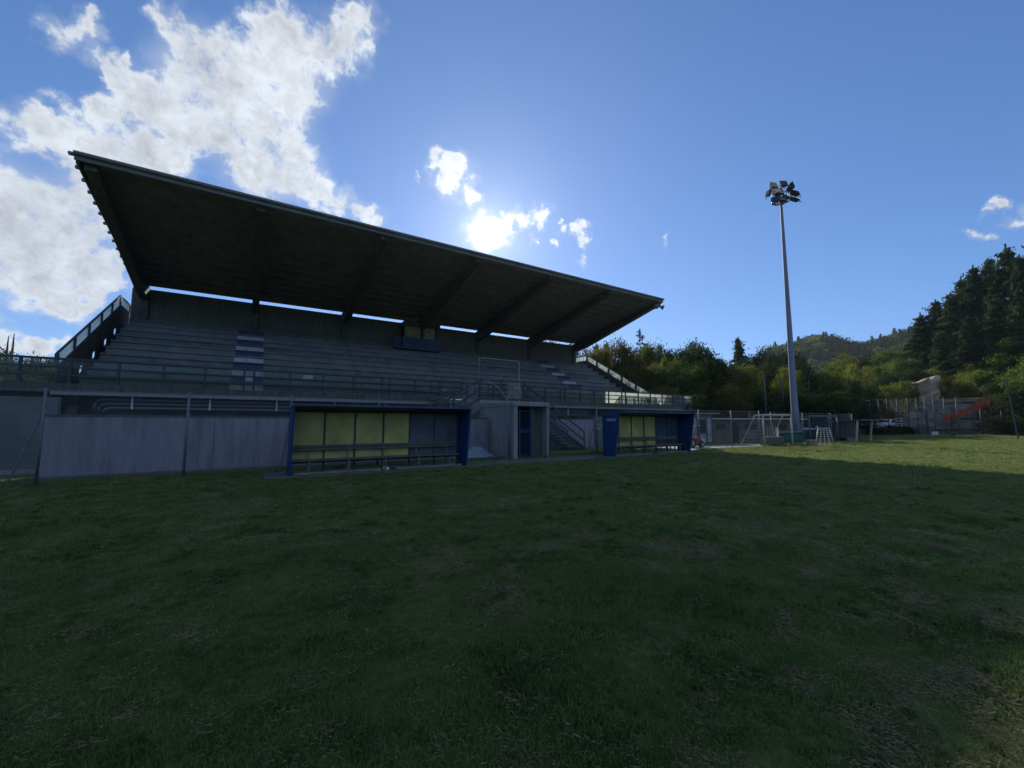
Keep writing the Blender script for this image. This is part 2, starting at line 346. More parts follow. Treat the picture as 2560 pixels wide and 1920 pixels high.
# ------------------------------------------------------------------ terrain
def _ss(a,b,x):
    t=min(1.,max(0.,(x-a)/(b-a)));return t*t*(3-2*t)
def _lerp(tab,a):
    if a<=tab[0][0]:return tab[0][1]
    for (a0,v0),(a1,v1) in zip(tab,tab[1:]):
        if a<=a1:return v0+(v1-v0)*_ss(a0,a1,a)
    return tab[-1][1]
FAR=[(-40,60),(0,70),(6,70),(10,70),(13,70),(16.5,62),(20.5,74),(24,68),(27,50),(31,30),(38,16),(60,14),(110,16),(150,30),(320,60)]
NEAR=[(-40,14),(0,20),(6,20),(10,17),(14,12),(20,7),(28,3),(38,1.5),(60,1),(115,3),(150,2),(320,14)]
def terr(x,y):
    import math
    d=math.hypot(x,y);a=math.degrees(math.atan2(y,x))
    if a<-40:a+=360
    n=_lerp(NEAR,a)*_ss(80,170,d);return n+max(0.,_lerp(FAR,a)-n)*_ss(240,500,d)

def ground_z(x, y):
    return terr(x, y)
def build_ground():
    # one sheet: polar grid round the camera, out to the hills' far side
    rings = [0, 1.5, 3, 5, 8, 12, 17, 23, 30, 38, 47, 56, 64, 72, 80, 88, 97, 107, 118, 130, 145, 160, 180, 200, 225, 250, 275, 300, 330, 360, 390, 420, 450, 480, 510, 560, 620, 700]
    na = 360; vs = [(0,0,0)]; fs = []
    for r in rings[1:]:
        for i in range(na):
            a = 2*math.pi*i/na; x = r*math.cos(a); y = r*math.sin(a)
            z = terr(x, y)
            if r > 100: z += (math.sin(x*.03+y*.05)+math.sin(x*.071-y*.043))*min(1.6, z*.08)
            vs.append((x, y, z))
    for i in range(na): fs.append((0, 1+i, 1+(i+1) % na))
    for k in range(len(rings)-2):
        for i in range(na):
            a = 1+k*na+i; b = 1+k*na+(i+1) % na; fs.append((a, a+na, b+na, b))
    me = bpy.data.meshes.new('ground'); me.from_pydata(vs, [], fs)
    me.polygons.foreach_set('use_smooth', [True]*len(me.polygons))
    m = bpy.data.materials.new('turf'); m.use_nodes = True; t = m.node_tree; b = t.nodes['Principled BSDF']; L = t.links.new
    b.inputs['Roughness'].default_value = .95; b.inputs['Specular IOR Level'].default_value = .1
    g = t.nodes.new('ShaderNodeNewGeometry')
    def nz(s, d=6, r=.6):
        n = t.nodes.new('ShaderNodeTexNoise'); n.inputs['Scale'].default_value = s; n.inputs['Detail'].default_value = d; n.inputs['Roughness'].default_value = r
        L(g.outputs['Position'], n.inputs['Vector']); return n.outputs['Fac']
    r1 = t.nodes.new('ShaderNodeValToRGB'); L(nz(.9, 8, .7), r1.inputs[0])
    e = r1.color_ramp.elements; e[0].position = .35; e[0].color = (.085, .13, .03, 1); e[1].position = .66; e[1].color = (.15, .175, .06, 1)
    r2 = t.nodes.new('ShaderNodeValToRGB'); L(nz(7, 6, .7), r2.inputs[0])
    e = r2.color_ramp.elements; e[0].position = .3; e[0].color = (.55, .55, .55, 1); e[1].position = .7; e[1].color = (1.25, 1.25, 1.2, 1)
    mu = t.nodes.new('ShaderNodeMix'); mu.data_type = 'RGBA'; mu.blend_type = 'MULTIPLY'; mu.inputs['Factor'].default_value = 1
    L(r1.outputs[0], mu.inputs[6]); L(r2.outputs[0], mu.inputs[7])
    # away from the pitch the ground is scrub, not lawn
    ln = t.nodes.new('ShaderNodeVectorMath'); ln.operation = 'LENGTH'; L(g.outputs['Position'], ln.inputs[0])
    far = t.nodes.new('ShaderNodeMapRange'); far.inputs['From Min'].default_value = 76; far.inputs['From Max'].default_value = 84; L(ln.outputs['Value'], far.inputs['Value'])
    r3 = t.nodes.new('ShaderNodeValToRGB'); L(nz(.12, 8, .7), r3.inputs[0])
    e = r3.color_ramp.elements; e[0].position = .4; e[0].color = (.025, .04, .014, 1); e[1].position = .6; e[1].color = (.075, .075, .035, 1)
    m3 = t.nodes.new('ShaderNodeMix'); m3.data_type = 'RGBA'; L(far.outputs[0], m3.inputs['Factor']); L(mu.outputs[2], m3.inputs[6]); L(r3.outputs[0], m3.inputs[7])
    L(m3.outputs[2], b.inputs['Base Color'])
    bp = t.nodes.new('ShaderNodeBump'); bp.inputs['Strength'].default_value = .8; bp.inputs['Distance'].default_value = .05
    L(nz(24, 6, .7), bp.inputs['Height']); L(bp.outputs[0], b.inputs['Normal'])
    o = link_mesh('ground', me, m); o['kind'] = 'structure'
build_ground()
def sheet(name, poly, z, m, th=.03):
    mb = MB(); mb.prism(poly, 'z', z-th, z); o = part(name, mb, m); o['kind'] = 'structure'; return o
# the air of the valley
hz = MB(); hz.box(-712, 712, -712, 712, -1.2, 112)
hm = bpy.data.materials.new('valley_air'); hm.use_nodes = True; ht = hm.node_tree; ht.nodes.clear()
ho = ht.nodes.new('ShaderNodeOutputMaterial'); hv = ht.nodes.new('ShaderNodeVolumePrincipled')
hv.inputs['Density'].default_value = .00011; hv.inputs['Color'].default_value = (.72, .86, 1, 1); hv.inputs['Anisotropy'].default_value = .55
ht.links.new(hv.outputs[0], ho.inputs['Volume'])
ho_ = part('haze', hz, hm, kind='stuff'); ho_['label'] = 'thin bluish air over the whole valley'
# concrete strip and kerb in front of the stand, gravel paths
sheet('dugout_pavement', [(.4,12.9),(20.3,13.05),(20.3,14.6),(.4,14.6)], .025, M['pad'])
mb = MB()
for i in range(20):
    x0 = .4+i*1.0; mb.box(x0, x0+.985, 12.77, 12.9, -.05, .07)
k = part('kerb', mb, M['pad'], bevel=.008); k['kind'] = 'structure'
sheet('passage_pavement', [(-5.0,16.2),(9.4,16.2),(9.4,16.85),(-5.0,16.85)], .02, M['pad'])
sheet('gravel_path', [(20.6,13.9),(23.0,15.0),(27.5,14.35),(31.0,14.2),(40,12.9),(40.3,14.0),(33,15.6),(29.3,16.4),(25.5,16.6),(22.5,17.6),(20.6,16.9)], .022, M['gravel'])
sheet('far_gravel_path', [(45.5,14.6),(60,14.7),(76,15.9),(76,16.8),(62,16.3),(50,16.0),(45.5,15.6)], .024, M['gravel'])
sheet('embankment_track', [(66,30),(74,24.6),(82,21.0),(90,17.5),(93,19.5),(86,23.8),(79,28),(70,34)], .72, mat('track_dirt',(.24,.19,.14),var=.4,scale=.7), th=1.0)

# ------------------------------------------------------------------ grandstand
XL, XR = -6.75, 31.1
YB = 35.45
stand = thing('grandstand', 'long concrete football grandstand with a tilted cantilever roof over rows of steps', 'grandstand', (12, 27, 0))
def sp(name, mb, m, **k): return part(name, mb, m, stand, **k)
def zu(Y): return 10.66 + .1685*(YB - Y)
# roof sheets, each its own overlapping strip running the length of the roof
yr = [23.45 + i*(35.42-23.45)/14 for i in range(15)]
for i in range(14):
    y0, y1 = yr[i], yr[i+1]; mb = MB()
    mb.prism([(y0+.012, zu(y0)), (y1-.012, zu(y1)), (y1-.012, zu(y1)+.05), (y0+.10, zu(y0)+.06), (y0+.012, zu(y0)+.14)], 'x', XL, XR)
    sp('roof_panel', mb, M['roof'])
    mb = MB(); mb.box(XL-.24, XL-.002, y0+.0, y0+.14, zu(y0)+.01, zu(y0)+.13); sp('rib_end', mb, M['roof_rib'])
for i in range(12):      # purlins under the sheets
    Y = 24.2 + i*.93; mb = MB(); h = .16
    mb.prism([(Y-.07, zu(Y)-.006), (Y+.07, zu(Y)-.03), (Y+.07, zu(Y)-h), (Y-.07, zu(Y)-h)], 'x', XL+.12, XR-.12)
    sp('purlin', mb, M['roof_rib'])
mb = MB(); mb.box(XL-.02, XR+.02, 23.34, 23.44, 12.46, 12.80); sp('fascia', mb, M['fascia'], bevel=.01)
mb = MB(); mb.prism([(23.20,12.78),(23.336,12.78),(23.336,12.68),(23.29,12.65),(23.23,12.65),(23.20,12.69)], 'x', XL-.02, XR+.02); sp('gutter', mb, M['fascia'])
for X, s in ((XL, 1), (XR, -1)):
    mb = MB(); x0, x1 = sorted((X+.01*s, X+.09*s))
    mb.prism([(23.46, zu(23.46)-.30), (35.4, zu(35.4)-.22), (35.4, zu(35.4)-.012), (23.46, zu(23.46)-.012)], 'x', x0, x1); sp('verge_board', mb, M['roof_rib'])
BX = [-6.3 + 6.2*i for i in range(7)]
for X in BX:
    mb = MB(); w = .21
    mb.prism([(23.6, zu(23.6)-.17), (23.6, zu(23.6)-.42), (33.4, zu(33.4)-1.15), (35.15, zu(35.15)-1.1), (35.3, 8.2), (36.1, 8.2), (36.1, zu(36.1)-.17)], 'x', X-w, X+w)
    sp('roof_beam', mb, M['concrete_dark'], bevel=.02)
# back wall panels between the beams
xs = [-7.0] + [b for b in BX[1:-1]] + [31.1]
for a, b in zip(xs, xs[1:]):
    mb = MB(); mb.box(a+.012, b-.012, YB, YB+.16, 7.6, 10.42); sp('wall_panel', mb, M['wall_back'], bevel=.01)
mb = MB(); mb.box(-7.0, 31.1, 38.25, 38.4, 0, 10.95); sp('rear_sun_block_wall', mb, M['concrete_dark'])  # added wall, hidden from the camera, keeps the sun off the left end wall
# eave louvre bands over the slit
for j in range(2):
    mb = MB(); Y = 34.75 - j*.93
    mb.box(XL+.2, XR-.2, Y, Y+.05, zu(Y)-.30+.02*j, zu(Y)-.165); sp('eave_strip', mb, M['wall_back'])
# seating steps
nrow = 10; rise = .49; run = .845; y0s = 27.0; zdeck = 3.25
SX0, SX1 = -6.85, 32.2
SEG = [SX0] + [b for b in BX[1:-1]] + [SX1]
for i in range(nrow):
    Y = y0s + run*i; z = zdeck + rise*(i+1)
    for q0, q1 in zip(SEG, SEG[1:]):
        mb = MB()
        mb.prism([(Y, z-rise-.02), (Y, z-.09), (Y-.09, z-.09), (Y-.09, z-.004), (Y+run-.06, z-.004), (Y+run-.06, z-.16), (Y+.12, z-.16), (Y+.12, z-rise-.02)], 'x', q0+.012, q1-.012)
        sp('seating_step', mb, M['seat'] if (i*7+int(q0)) % 3 else M['seat_worn'], bevel=.008)
    mb = MB()
    ci = (nrow-1-i) % 2
    if i != 3 or True:
        for (xa, xb, on) in ((-1.05, .5, True), (25.1, 26.7, i >= 1)):
            if on:
                mm = MB(); mm.box(xa, xb, Y-.012, Y-.002, z-rise+.06, z-.104)
                if ci == 0: mm.box(xa, xb, Y-.102, Y-.092, z-.084, z-.012)
                sp('painted_seat_mark', mm, M['blue_seat'] if ci == 0 else M['white_seat'], label='blue painted seat mark' if ci == 0 else 'white painted seat mark')
mb = MB(); mb.prism([(26.9, 2.6), (35.4, 7.5), (35.4, 7.2), (26.9, 2.3)], 'x', -7.3, 32.7); sp('raking_slab', mb, M['concrete_dark'])
# end walls with narrow joints
def wtop(Y): return min(9.16, 9.16 - .564*(35.45 - Y))
for X0, X1, gp, lo in ((-7.50, -7.45, .24, 0), (32.87, 33.02, .02, .28)):
    cuts = [26.35, 29.39, 31.15, 32.97, 34.69, 38.2]
    for a, b in zip(cuts, cuts[1:]):
        a1 = a + (gp if a > 27 else 0); b1 = b - (gp if b < 38 else 0)
        mb = MB(); pl = [(a1, wtop(a1)-1.8-lo), (b1, wtop(b1)-1.8-lo), (b1, wtop(b1)-.85-lo)]
        if a1 < 35.45 < b1: pl.append((35.45, wtop(35.45)-.85-lo))
        pl.append((a1, wtop(a1)-.85-lo)); mb.prism(pl, 'x', X0, X1); sp('end_wall_panel', mb, M['concrete_dark'])
    mb = MB(); mb.prism([(26.35, 0), (38.2, 0), (38.2, wtop(38)-1.7-lo), (35.45, wtop(35.45)-1.7-lo), (26.35, wtop(26.35)-1.7-lo)], 'x', X0-.014, X1+.014); sp('lower_end_wall', mb, M['concrete_dark'])
    mb = MB(); mb.prism([(26.35, wtop(26.35)-1.25-lo), (35.45, wtop(35.45)-1.25-lo), (38.2, wtop(38)-1.25-lo), (38.2, wtop(38)-lo), (35.45, wtop(35.45)-lo), (26.35, wtop(26.35)-lo)], 'x', X0-.012, X1+.012)
    sp('coping', mb, M['concrete_dark'])
# deck slab and what is under it
mb = MB(); mb.box(-16, 38.05, 25.42, 27.0, 2.86, 3.25); mb.box(33.03, 38.05, 27.0, 36, 2.86, 3.25); mb.box(-16, -7.62, 27.0, 36, 2.86, 3.25)
sp('deck_slab', mb, M['concrete_dark'])
mb = MB(); mb.box(-7.3, 38.05, 25.30, 25.418, 2.74, 2.90); sp('drip_beam', mb, M['concrete_light'], bevel=.01)
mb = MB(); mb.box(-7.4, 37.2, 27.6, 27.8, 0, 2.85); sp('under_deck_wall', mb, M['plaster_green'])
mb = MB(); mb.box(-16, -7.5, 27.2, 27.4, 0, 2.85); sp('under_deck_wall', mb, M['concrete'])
for x in [-7.0 + 6.2*i for i in range(8)]:
    mb = MB(); mb.box(x-.2, x+.2, 26.9, 27.3, 0, 2.85); sp('deck_column', mb, M['concrete'], bevel=.02)
for j in range(3):
    z = 2.60 - .19*j; x0 = -6.0 + .16*j; mb = MB()
    mb.tube([(24.0, 25.8, z), (x0+.25, 25.8, z), (x0+.07, 25.8, z-.05), (x0, 25.8, z-.22), (x0, 25.85, z-.5+.19*j)], .07, 8)
    sp('duct', mb, M['steel'], smooth=True)
x = -4.7
while x < 24:
    mb = MB(); mb.box(x-.035, x+.035, 25.62, 25.68, 2.16, 2.74); sp('pipe_bracket', mb, M['white']); x += 2.93
# commentary box on the back wall
mb = MB(); mb.box(9.97, 13.9, 34.0, 35.44, 7.86, 8.0); mb.box(9.97, 10.6, 34.35, 34.42, 8.0, 8.92); mb.box(10.6, 13.9, 34.0, 34.07, 8.0, 8.92); mb.box(13.83, 13.9, 34.07, 35.44, 8.0, 8.92); mb.box(10.6, 10.67, 34.07, 34.35, 8.0, 8.92)
sp('commentary_box_parapet', mb, M['blue_dull'], bevel=.01)
mb = MB(); mb.box(10.7, 13.95, 33.95, 35.44, 9.95, 10.30); sp('commentary_box_roof', mb, M['concrete_dark'])
for x in (10.75, 12.35, 13.75):
    mb = MB(); mb.box(x-.05, x+.05, 34.02, 34.1, 8.92, 9.95); sp('window_post', mb, M['concrete_dark'])
for a, b in ((10.82, 12.22), (12.5, 13.5)):
    mb = MB(); mb.box(a, b, 34.16, 34.18, 8.93, 9.93); sp('papered_window', mb, M['paper'])
mb = MB(); mb.box(10.75, 13.8, 35.0, 35.1, 8.93, 9.93); sp('box_back_panel', mb, M['dark'])

# ------------------------------------------------------------------ railings of the stand
def railing(name, label, posts, Y, z0, z1, mids, m, pane=None, cat='railing', pw=.10, group=None, panes_skip=()):
    r = thing(name, label, cat, (posts[0], Y, z0), group)
    for x in posts:
        mb = MB(); mb.box(x-pw/2, x+pw/2, Y-pw/2, Y+pw/2, z0, z1-.05); part('post', mb, m, r)
    mb = MB(); mb.box(posts[0]-.05, posts[-1]+.05, Y-.055, Y+.055, z1-.06, z1+.03); part('handrail', mb, m, r, bevel=.01)
    for zm in mids:
        mb = MB(); mb.box(posts[0]+.03, posts[-1]-.03, Y-.085, Y-.052, zm-.036, zm+.036); part('mid_rail', mb, m, r)
    if pane:
        for i, (a, b) in enumerate(zip(posts, posts[1:])):
            if i in panes_skip: continue
            mb = MB(); mb.box(a+.035, b-.035, Y-.004, Y+.004, z0+.03, z1-.07); part('pane', mb, pane, r)
    return r
PL = [-12.9,-11.35,-9.8,-8.28,-6.79,-5.23,-3.63,-2.03,-.39,.04,1.71,3.38,5.05,6.71,7.18,8.82,10.49,12.1]
PR = [14.6,16.2,17.6,19.25,20.75,21.19,22.8,24.41,26.1,27.74,28.2,29.88,31.54,33.22,34.85,36.5,37.95]
rl = railing('deck_railing', 'long railing with dirty clear panes along the front of the deck left of the stairs', PL, 25.47, 3.25, 4.33, (3.61, 3.95), M['rail'], M['pane'])
mb = MB(); mb.box(2.35, 2.85, 25.452, 25.46, 3.98, 4.22); part('notice', mb, M['notice'], rl)
mb = MB(); mb.box(-.33, -.02, 25.40, 25.412, 3.70, 3.96); part('notice', mb, M['notice'], rl)
rr = railing('deck_railing', 'railing right of the stairs whose far panes glow in the sun', PR, 25.47, 3.25, 4.33, (3.61, 3.95), M['rail'], M['pane_milky'])
mb = MB(); mb.tube([(31.27,25.56,3.72),(31.27,25.62,3.72)], .24, 20); o = part('round_disc', mb, M['black']); tag(o, 'dark round disc standing behind the sunlit panes of the right deck railing', 'disc')
mb = MB(); 
for i in range(4): mb.bar((33.6+i*.45,26.1,3.25),(33.9+i*.45,25.9,4.1),.03)
o = part('leaning_bars', mb, M['steel_light']); tag(o, 'pale bars leaning behind the last sunlit panes of the deck railing', 'bars')
# end return at the right
def slope_rail(name, label, X, lo=0.):
    def wtop(Y): return min(9.16, 9.16 - .564*(35.45 - Y)) - lo
    r = thing(name, label, 'railing', (X, 26.4, 4.0)); 
    ps = [26.45, 28.35, 30.2, 32.05, 33.85, 35.45, 37.9]
    for y in ps:
        zb = wtop(y); mb = MB(); mb.box(X-.06, X+.06, y-.08, y+.08, zb-.03, zb+.56); part('post', mb, M['rail'], r)
    mb = MB(); mb.bar((X,26.4,wtop(26.4)+.59),(X,35.45,wtop(35.45)+.59),.08,.07); mb.bar((X,35.42,wtop(35.5)+.59),(X,38,wtop(38)+.59),.08,.07); part('handrail', mb, M['rail'], r)
    for a, b in zip(ps, ps[1:]):
        mb = MB(); mb.prism([(a+.05, wtop(a+.05)+.01), (b-.05, wtop(b-.05)+.01), (b-.05, wtop(b-.05)+.545), (a+.05, wtop(a+.05)+.545)], 'x', X-.005, X+.005)
        part('pane', mb, M['pane_left'] if X < 0 else M['pane_stand'], r)
    return r
slope_rail('sloping_railing', 'sloping railing with milky panes on top of the left end wall of the stand', -7.52)
slope_rail('sloping_railing', 'sloping railing with milky panes on top of the right end wall of the stand', 32.95, .28)

# ------------------------------------------------------------------ loudspeakers under the roof corner
def horn(name, label, loc, d):
    r = thing(name, label, 'loudspeaker', loc, 'loudspeakers at the roof corner'); d = Vector(d).normalized(); p = Vector(loc)
    mb = MB(); mb.tube([p-d*.3, p-d*.12, p, p+d*.22, p+d*.3], [.09, .09, .07, .19, .24], 12); part('horn', mb, M['steel'], r, smooth=True)
    mb = MB(); mb.tube([p-d*.1, p+Vector((-.1,.05,.45))], .02, 6); part('bracket', mb, M['steel'], r)
horn('loudspeaker', 'left one of two horn loudspeakers hung from the right tip of the roof', (30.55, 23.75, 12.12), (-.6,-.8,-.3))
horn('loudspeaker', 'right one of two horn loudspeakers hung from the right tip of the roof', (31.0, 23.6, 12.12), (.8,-.5,-.3))

# ------------------------------------------------------------------ boundary walls, tunnel, stairs
def simple(name, mb, m, label, cat, group=None, **k): return tag(part(name, mb, m, **k), label, cat, group)
w = thing('boundary_wall', 'long low lilac rendered wall behind the wire fence left of the tunnel', 'wall', (-5, 16.9, 0))
for a, b in ((-5.0, -1.0), (-1.0, 1.55), (1.55, 5.5), (5.5, 9.4)):
    mb = MB(); mb.box(a+.006, b-.006, 16.9, 17.1, -.05, 1.70); part('wall_panel', mb, M['plaster'], w)
mb = MB(); mb.box(-5.0, 9.4, 16.88, 17.12, 1.705, 1.76); part('coping', mb, M['concrete_dark'], w)
mb = MB(); mb.box(12.6, 18.75, 19.6, 19.8, 0, 1.75); simple('boundary_wall', mb, M['plaster'], 'short low lilac wall seen behind the right flight of stairs', 'wall')
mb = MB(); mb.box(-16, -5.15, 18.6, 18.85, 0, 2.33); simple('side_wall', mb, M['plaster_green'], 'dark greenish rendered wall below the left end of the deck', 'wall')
mb = MB(); mb.box(-16, -5.15, 18.3, 18.56, 0, .12); simple('plinth', mb, M['concrete_light'], 'pale low concrete plinth at the foot of the dark left wall', 'plinth')
mb = MB(); mb.box(18.80, 20.9, 19.55, 19.75, 0, 1.95); sg = simple('dark_gate', mb, M['plaster_green'], 'dark green gate left of the far dugout with pale lettering', 'gate')
text_part('lettering', 'NEV', .3, M['steel_light'], sg, Matrix.Translation((19.05,19.54,1.18)) @ Matrix.Rotation(R(90),4,'X'))
mb = MB(); mb.box(18.85,19.5,19.52,19.545,1.42,1.47); part('painted_line', mb, M['steel_light'], sg)

tun = thing('players_tunnel', 'concrete players tunnel mouth with a blue barred gate below the stairs landing', 'tunnel', (10.5, 15.0, 0))
mb = MB(); mb.box(9.58, 9.80, 14.95, 19.2, -.05, 2.26); part('side_wall', mb, M['concrete_light'], tun, bevel=.015)
mb = MB(); mb.box(11.38, 11.50, 14.95, 19.2, -.05, 2.26); part('side_wall', mb, M['concrete_light'], tun, bevel=.015)
mb = MB(); mb.box(9.54, 11.54, 14.91, 19.2, 2.264, 2.46); part('roof_slab', mb, M['concrete_light'], tun, bevel=.02)
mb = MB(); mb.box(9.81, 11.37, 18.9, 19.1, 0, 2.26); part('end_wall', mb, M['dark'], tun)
mb = MB(); mb.box(10.72, 11.37, 15.35, 15.45, 0, 2.25); part('inner_wall', mb, M['concrete_dark'], tun)
gt = thing('barred_gate', 'blue steel gate with wire infill inside the players tunnel mouth', 'gate', (10.2, 15.2, 0))
for (a, b, c, d) in ((9.83, 9.87, .06, 2.08), (10.02, 10.10, .06, 2.08), (10.62, 10.70, .06, 2.08)):
    mb = MB(); mb.box(a, b, 15.2, 15.25, c, d); part('upright', mb, M['blue'], gt)
for z in (.08, 1.10, 2.02):
    mb = MB(); mb.box(9.87, 10.62, 15.255, 15.29, z, z+(.14 if z == 1.10 else .06)); part('crossbar', mb, M['blue'], gt)
def wire_net(x0, x1, z0, z1, Y, sp_, r, path=None):
    """diamond wire mesh of real straight wires between x0..x1; path maps (x, z) to a point"""
    f = path or (lambda x, z: (x, Y, z)); mb = MB(); hgt = z1-z0; n = int((x1-x0+hgt)/sp_)
    for sgn in (1, -1):
        for i in range(n):
            s = x0 - hgt + i*sp_ + sp_*.5
            a, b = s, s + hgt; za, zb = z0, z1
            if a < x0: za += x0-a; a = x0
            if b > x1: zb -= b-x1; b = x1
            if b <= a: continue
            if sgn < 0: za, zb = z0+z1-za, z0+z1-zb
            p = Vector(f(a, za)); q = Vector(f(b, zb)); d = (q-p).normalized(); u = d.cross(Vector((0,1,0))); u = u.normalized() if u.length > .01 else Vector((1,0,0)); v = u.cross(d)
            vs = [P + o_*r for P in (p, q) for o_ in (u, -.5*u+.87*v, -.5*u-.87*v)]
            mb.add(vs, [(0,1,4,3),(1,2,5,4),(2,0,3,5)])
    return mb
mbn = wire_net(9.86, 10.64, .1, 2.05, 15.23, .06, .002); part('wire_infill', mbn, M['blue'], gt, kind='stuff')

st = thing('staircase', 'concrete double staircase with a landing and grey railings behind the players tunnel', 'staircase', (10.8, 18.0, 0))
ZL = 2.66
mb = MB(); mb.box(9.5, 12.1, 17.95, 19.5, 2.47, ZL); part('landing', mb, M['concrete_light'], st, bevel=.01)
mb = MB(); mb.prism([(19.5,2.50),(19.5,ZL),(25.3,3.24),(25.3,3.04)], 'x', 9.7, 12.0); part('bridge_slab', mb, M['concrete'], st)
for sgn, xs_, xe in ((1, 12.1, 16.4), (-1, 9.5, 5.2)):
    n = 15; dx = (xe-xs_)/n; dz = ZL/n
    for i in range(n):
        a = xs_+dx*i; b = xs_+dx*(i+1)+dx*.15; a, b = min(a, b), max(a, b); z = ZL-dz*(i+1)
        mb = MB(); mb.box(a, b, 18.06, 19.4, z+dz*.0-.07, z+.0) if i < n-1 else mb.box(a, b, 18.06, 19.4, -.02, z+.06)
        part('step', mb, M['concrete'], st)
    for Y in (17.98, 19.42):
        mb = MB(); dp = .50 if sgn < 0 else .20; poly = [(xs_, ZL-.02), (xe, .10), (xe, -.02), (xe-dx*(.9+dp), -.02), (xs_, ZL-dp)]
        mb.add([(x, Y-.035, z) for x, z in poly] + [(x, Y+.035, z) for x, z in poly], [(0,1,2,3,4),(9,8,7,6,5)] + [(k_, k_+5, (k_+1) % 5+5, (k_+1) % 5) for k_ in range(5)])
        part('stringer', mb, M['concrete_light'] if Y < 18.5 and sgn < 0 else M['rail'], st)
    sl = -ZL/abs(xe-xs_)
    for Y in (17.95, 19.40):
        def pt(t, h): return (xs_+sgn*t, Y, ZL+sl*t+h)
        Lr = abs(xe-xs_)
        for t in (.03, Lr*.5, Lr-.05):
            mb = MB(); mb.bar(pt(t, -.1), pt(t, 1.0), .05); part('baluster', mb, M['rail'], st)
        for h in (1.0, .52, .1):
            mb = MB(); mb.bar(pt(0, h), pt(Lr, h), .07, .07); part('stair_rail', mb, M['rail'], st)
for x in (9.55, 10.75, 12.0):
    mb = MB(); mb.box(x-.03, x+.03, 17.97, 18.03, 2.6, ZL+1.0); part('post', mb, M['rail'], st)
for z in (ZL+1.0, ZL+.62, ZL+.36, ZL+.12):
    mb = MB(); mb.box(9.52, 12.03, 17.94, 17.969, z-.025, z+.025); part('landing_rail', mb, M['rail'], st)
mb = MB(); mb.tube([(9.55,18.1,ZL),(9.55,18.1,4.80),(11.95,18.1,4.80),(11.95,18.1,ZL)], .022, 6); part('gate_frame', mb, M['rust_white'], st)
for X in (9.72, 11.98):
    mb = MB(); mb.bar((X,19.6,ZL+1.0),(X,25.2,4.25),.05); mb.bar((X,19.6,ZL+.5),(X,25.2,3.75),.04)
    for i in range(4):
        y = 19.7+i*1.8; zz = ZL+(y-19.5)*.1; mb.bar((X,y,zz-.05),(X,y,zz+1.0),.05)
    part('bridge_rail', mb, M['rail'], st)
mb = wire_net(11.1, 12.0, ZL+.12, ZL+.98, 17.93, .05, .003); part('wire_panel', mb, M['rust_white'], st, kind='stuff')
mb = wire_net(8.2, 9.4, 1.9, 3.0, 17.93, .06, .003); part('wire_panel', mb, M['steel'], st, kind='stuff')
mb = MB(); mb.box(11.62, 12.4, 18.3, 19.2, 0, .75); simple('concrete_block', mb, M['concrete'], 'pale concrete block stored under the right flight of stairs', 'block', bevel=.02)
# blown cable on the tunnel top
mb = MB(); mb.tube([(9.75,17.9,3.7),(9.8,16.8,3.3),(9.7,15.6,2.55),(9.56,15.4,2.2),(9.57,15.4,.3)], .012, 5); simple('loose_cable', mb, M['steel_light'], 'pale loose cable hanging down the side of the players tunnel', 'cable')
# heap of tarpaulin
def tarp():
    rnd = random.Random(3); nx, ny = 16, 14; vs = []; fs = []
    for j in range(ny):
        for i in range(nx):
            u = i/(nx-1); v = j/(ny-1); h = max(0, 1-((u-.62)/.42)**2)*max(0, 1-((v-.55)/.5)**2)
            vs.append((7.6+u*1.75+(rnd.random()-.5)*.08, 16.9-.9+v*1.3+(rnd.random()-.5)*.08, .02+h*.42*(.7+.5*rnd.random())+.03*rnd.random()))
    for j in range(ny-1):
        for i in range(nx-1): a = j*nx+i; fs.append((a,a+1,a+nx+1,a+nx))
    mb = MB(); mb.add(vs, fs); o = part('tarpaulin', mb, M['tarp']); sm = o.modifiers.new('solid','SOLIDIFY'); sm.thickness = .02
    tag(o, 'crumpled pale tarpaulin lying on the grass beside the players tunnel', 'tarpaulin')
tarp()

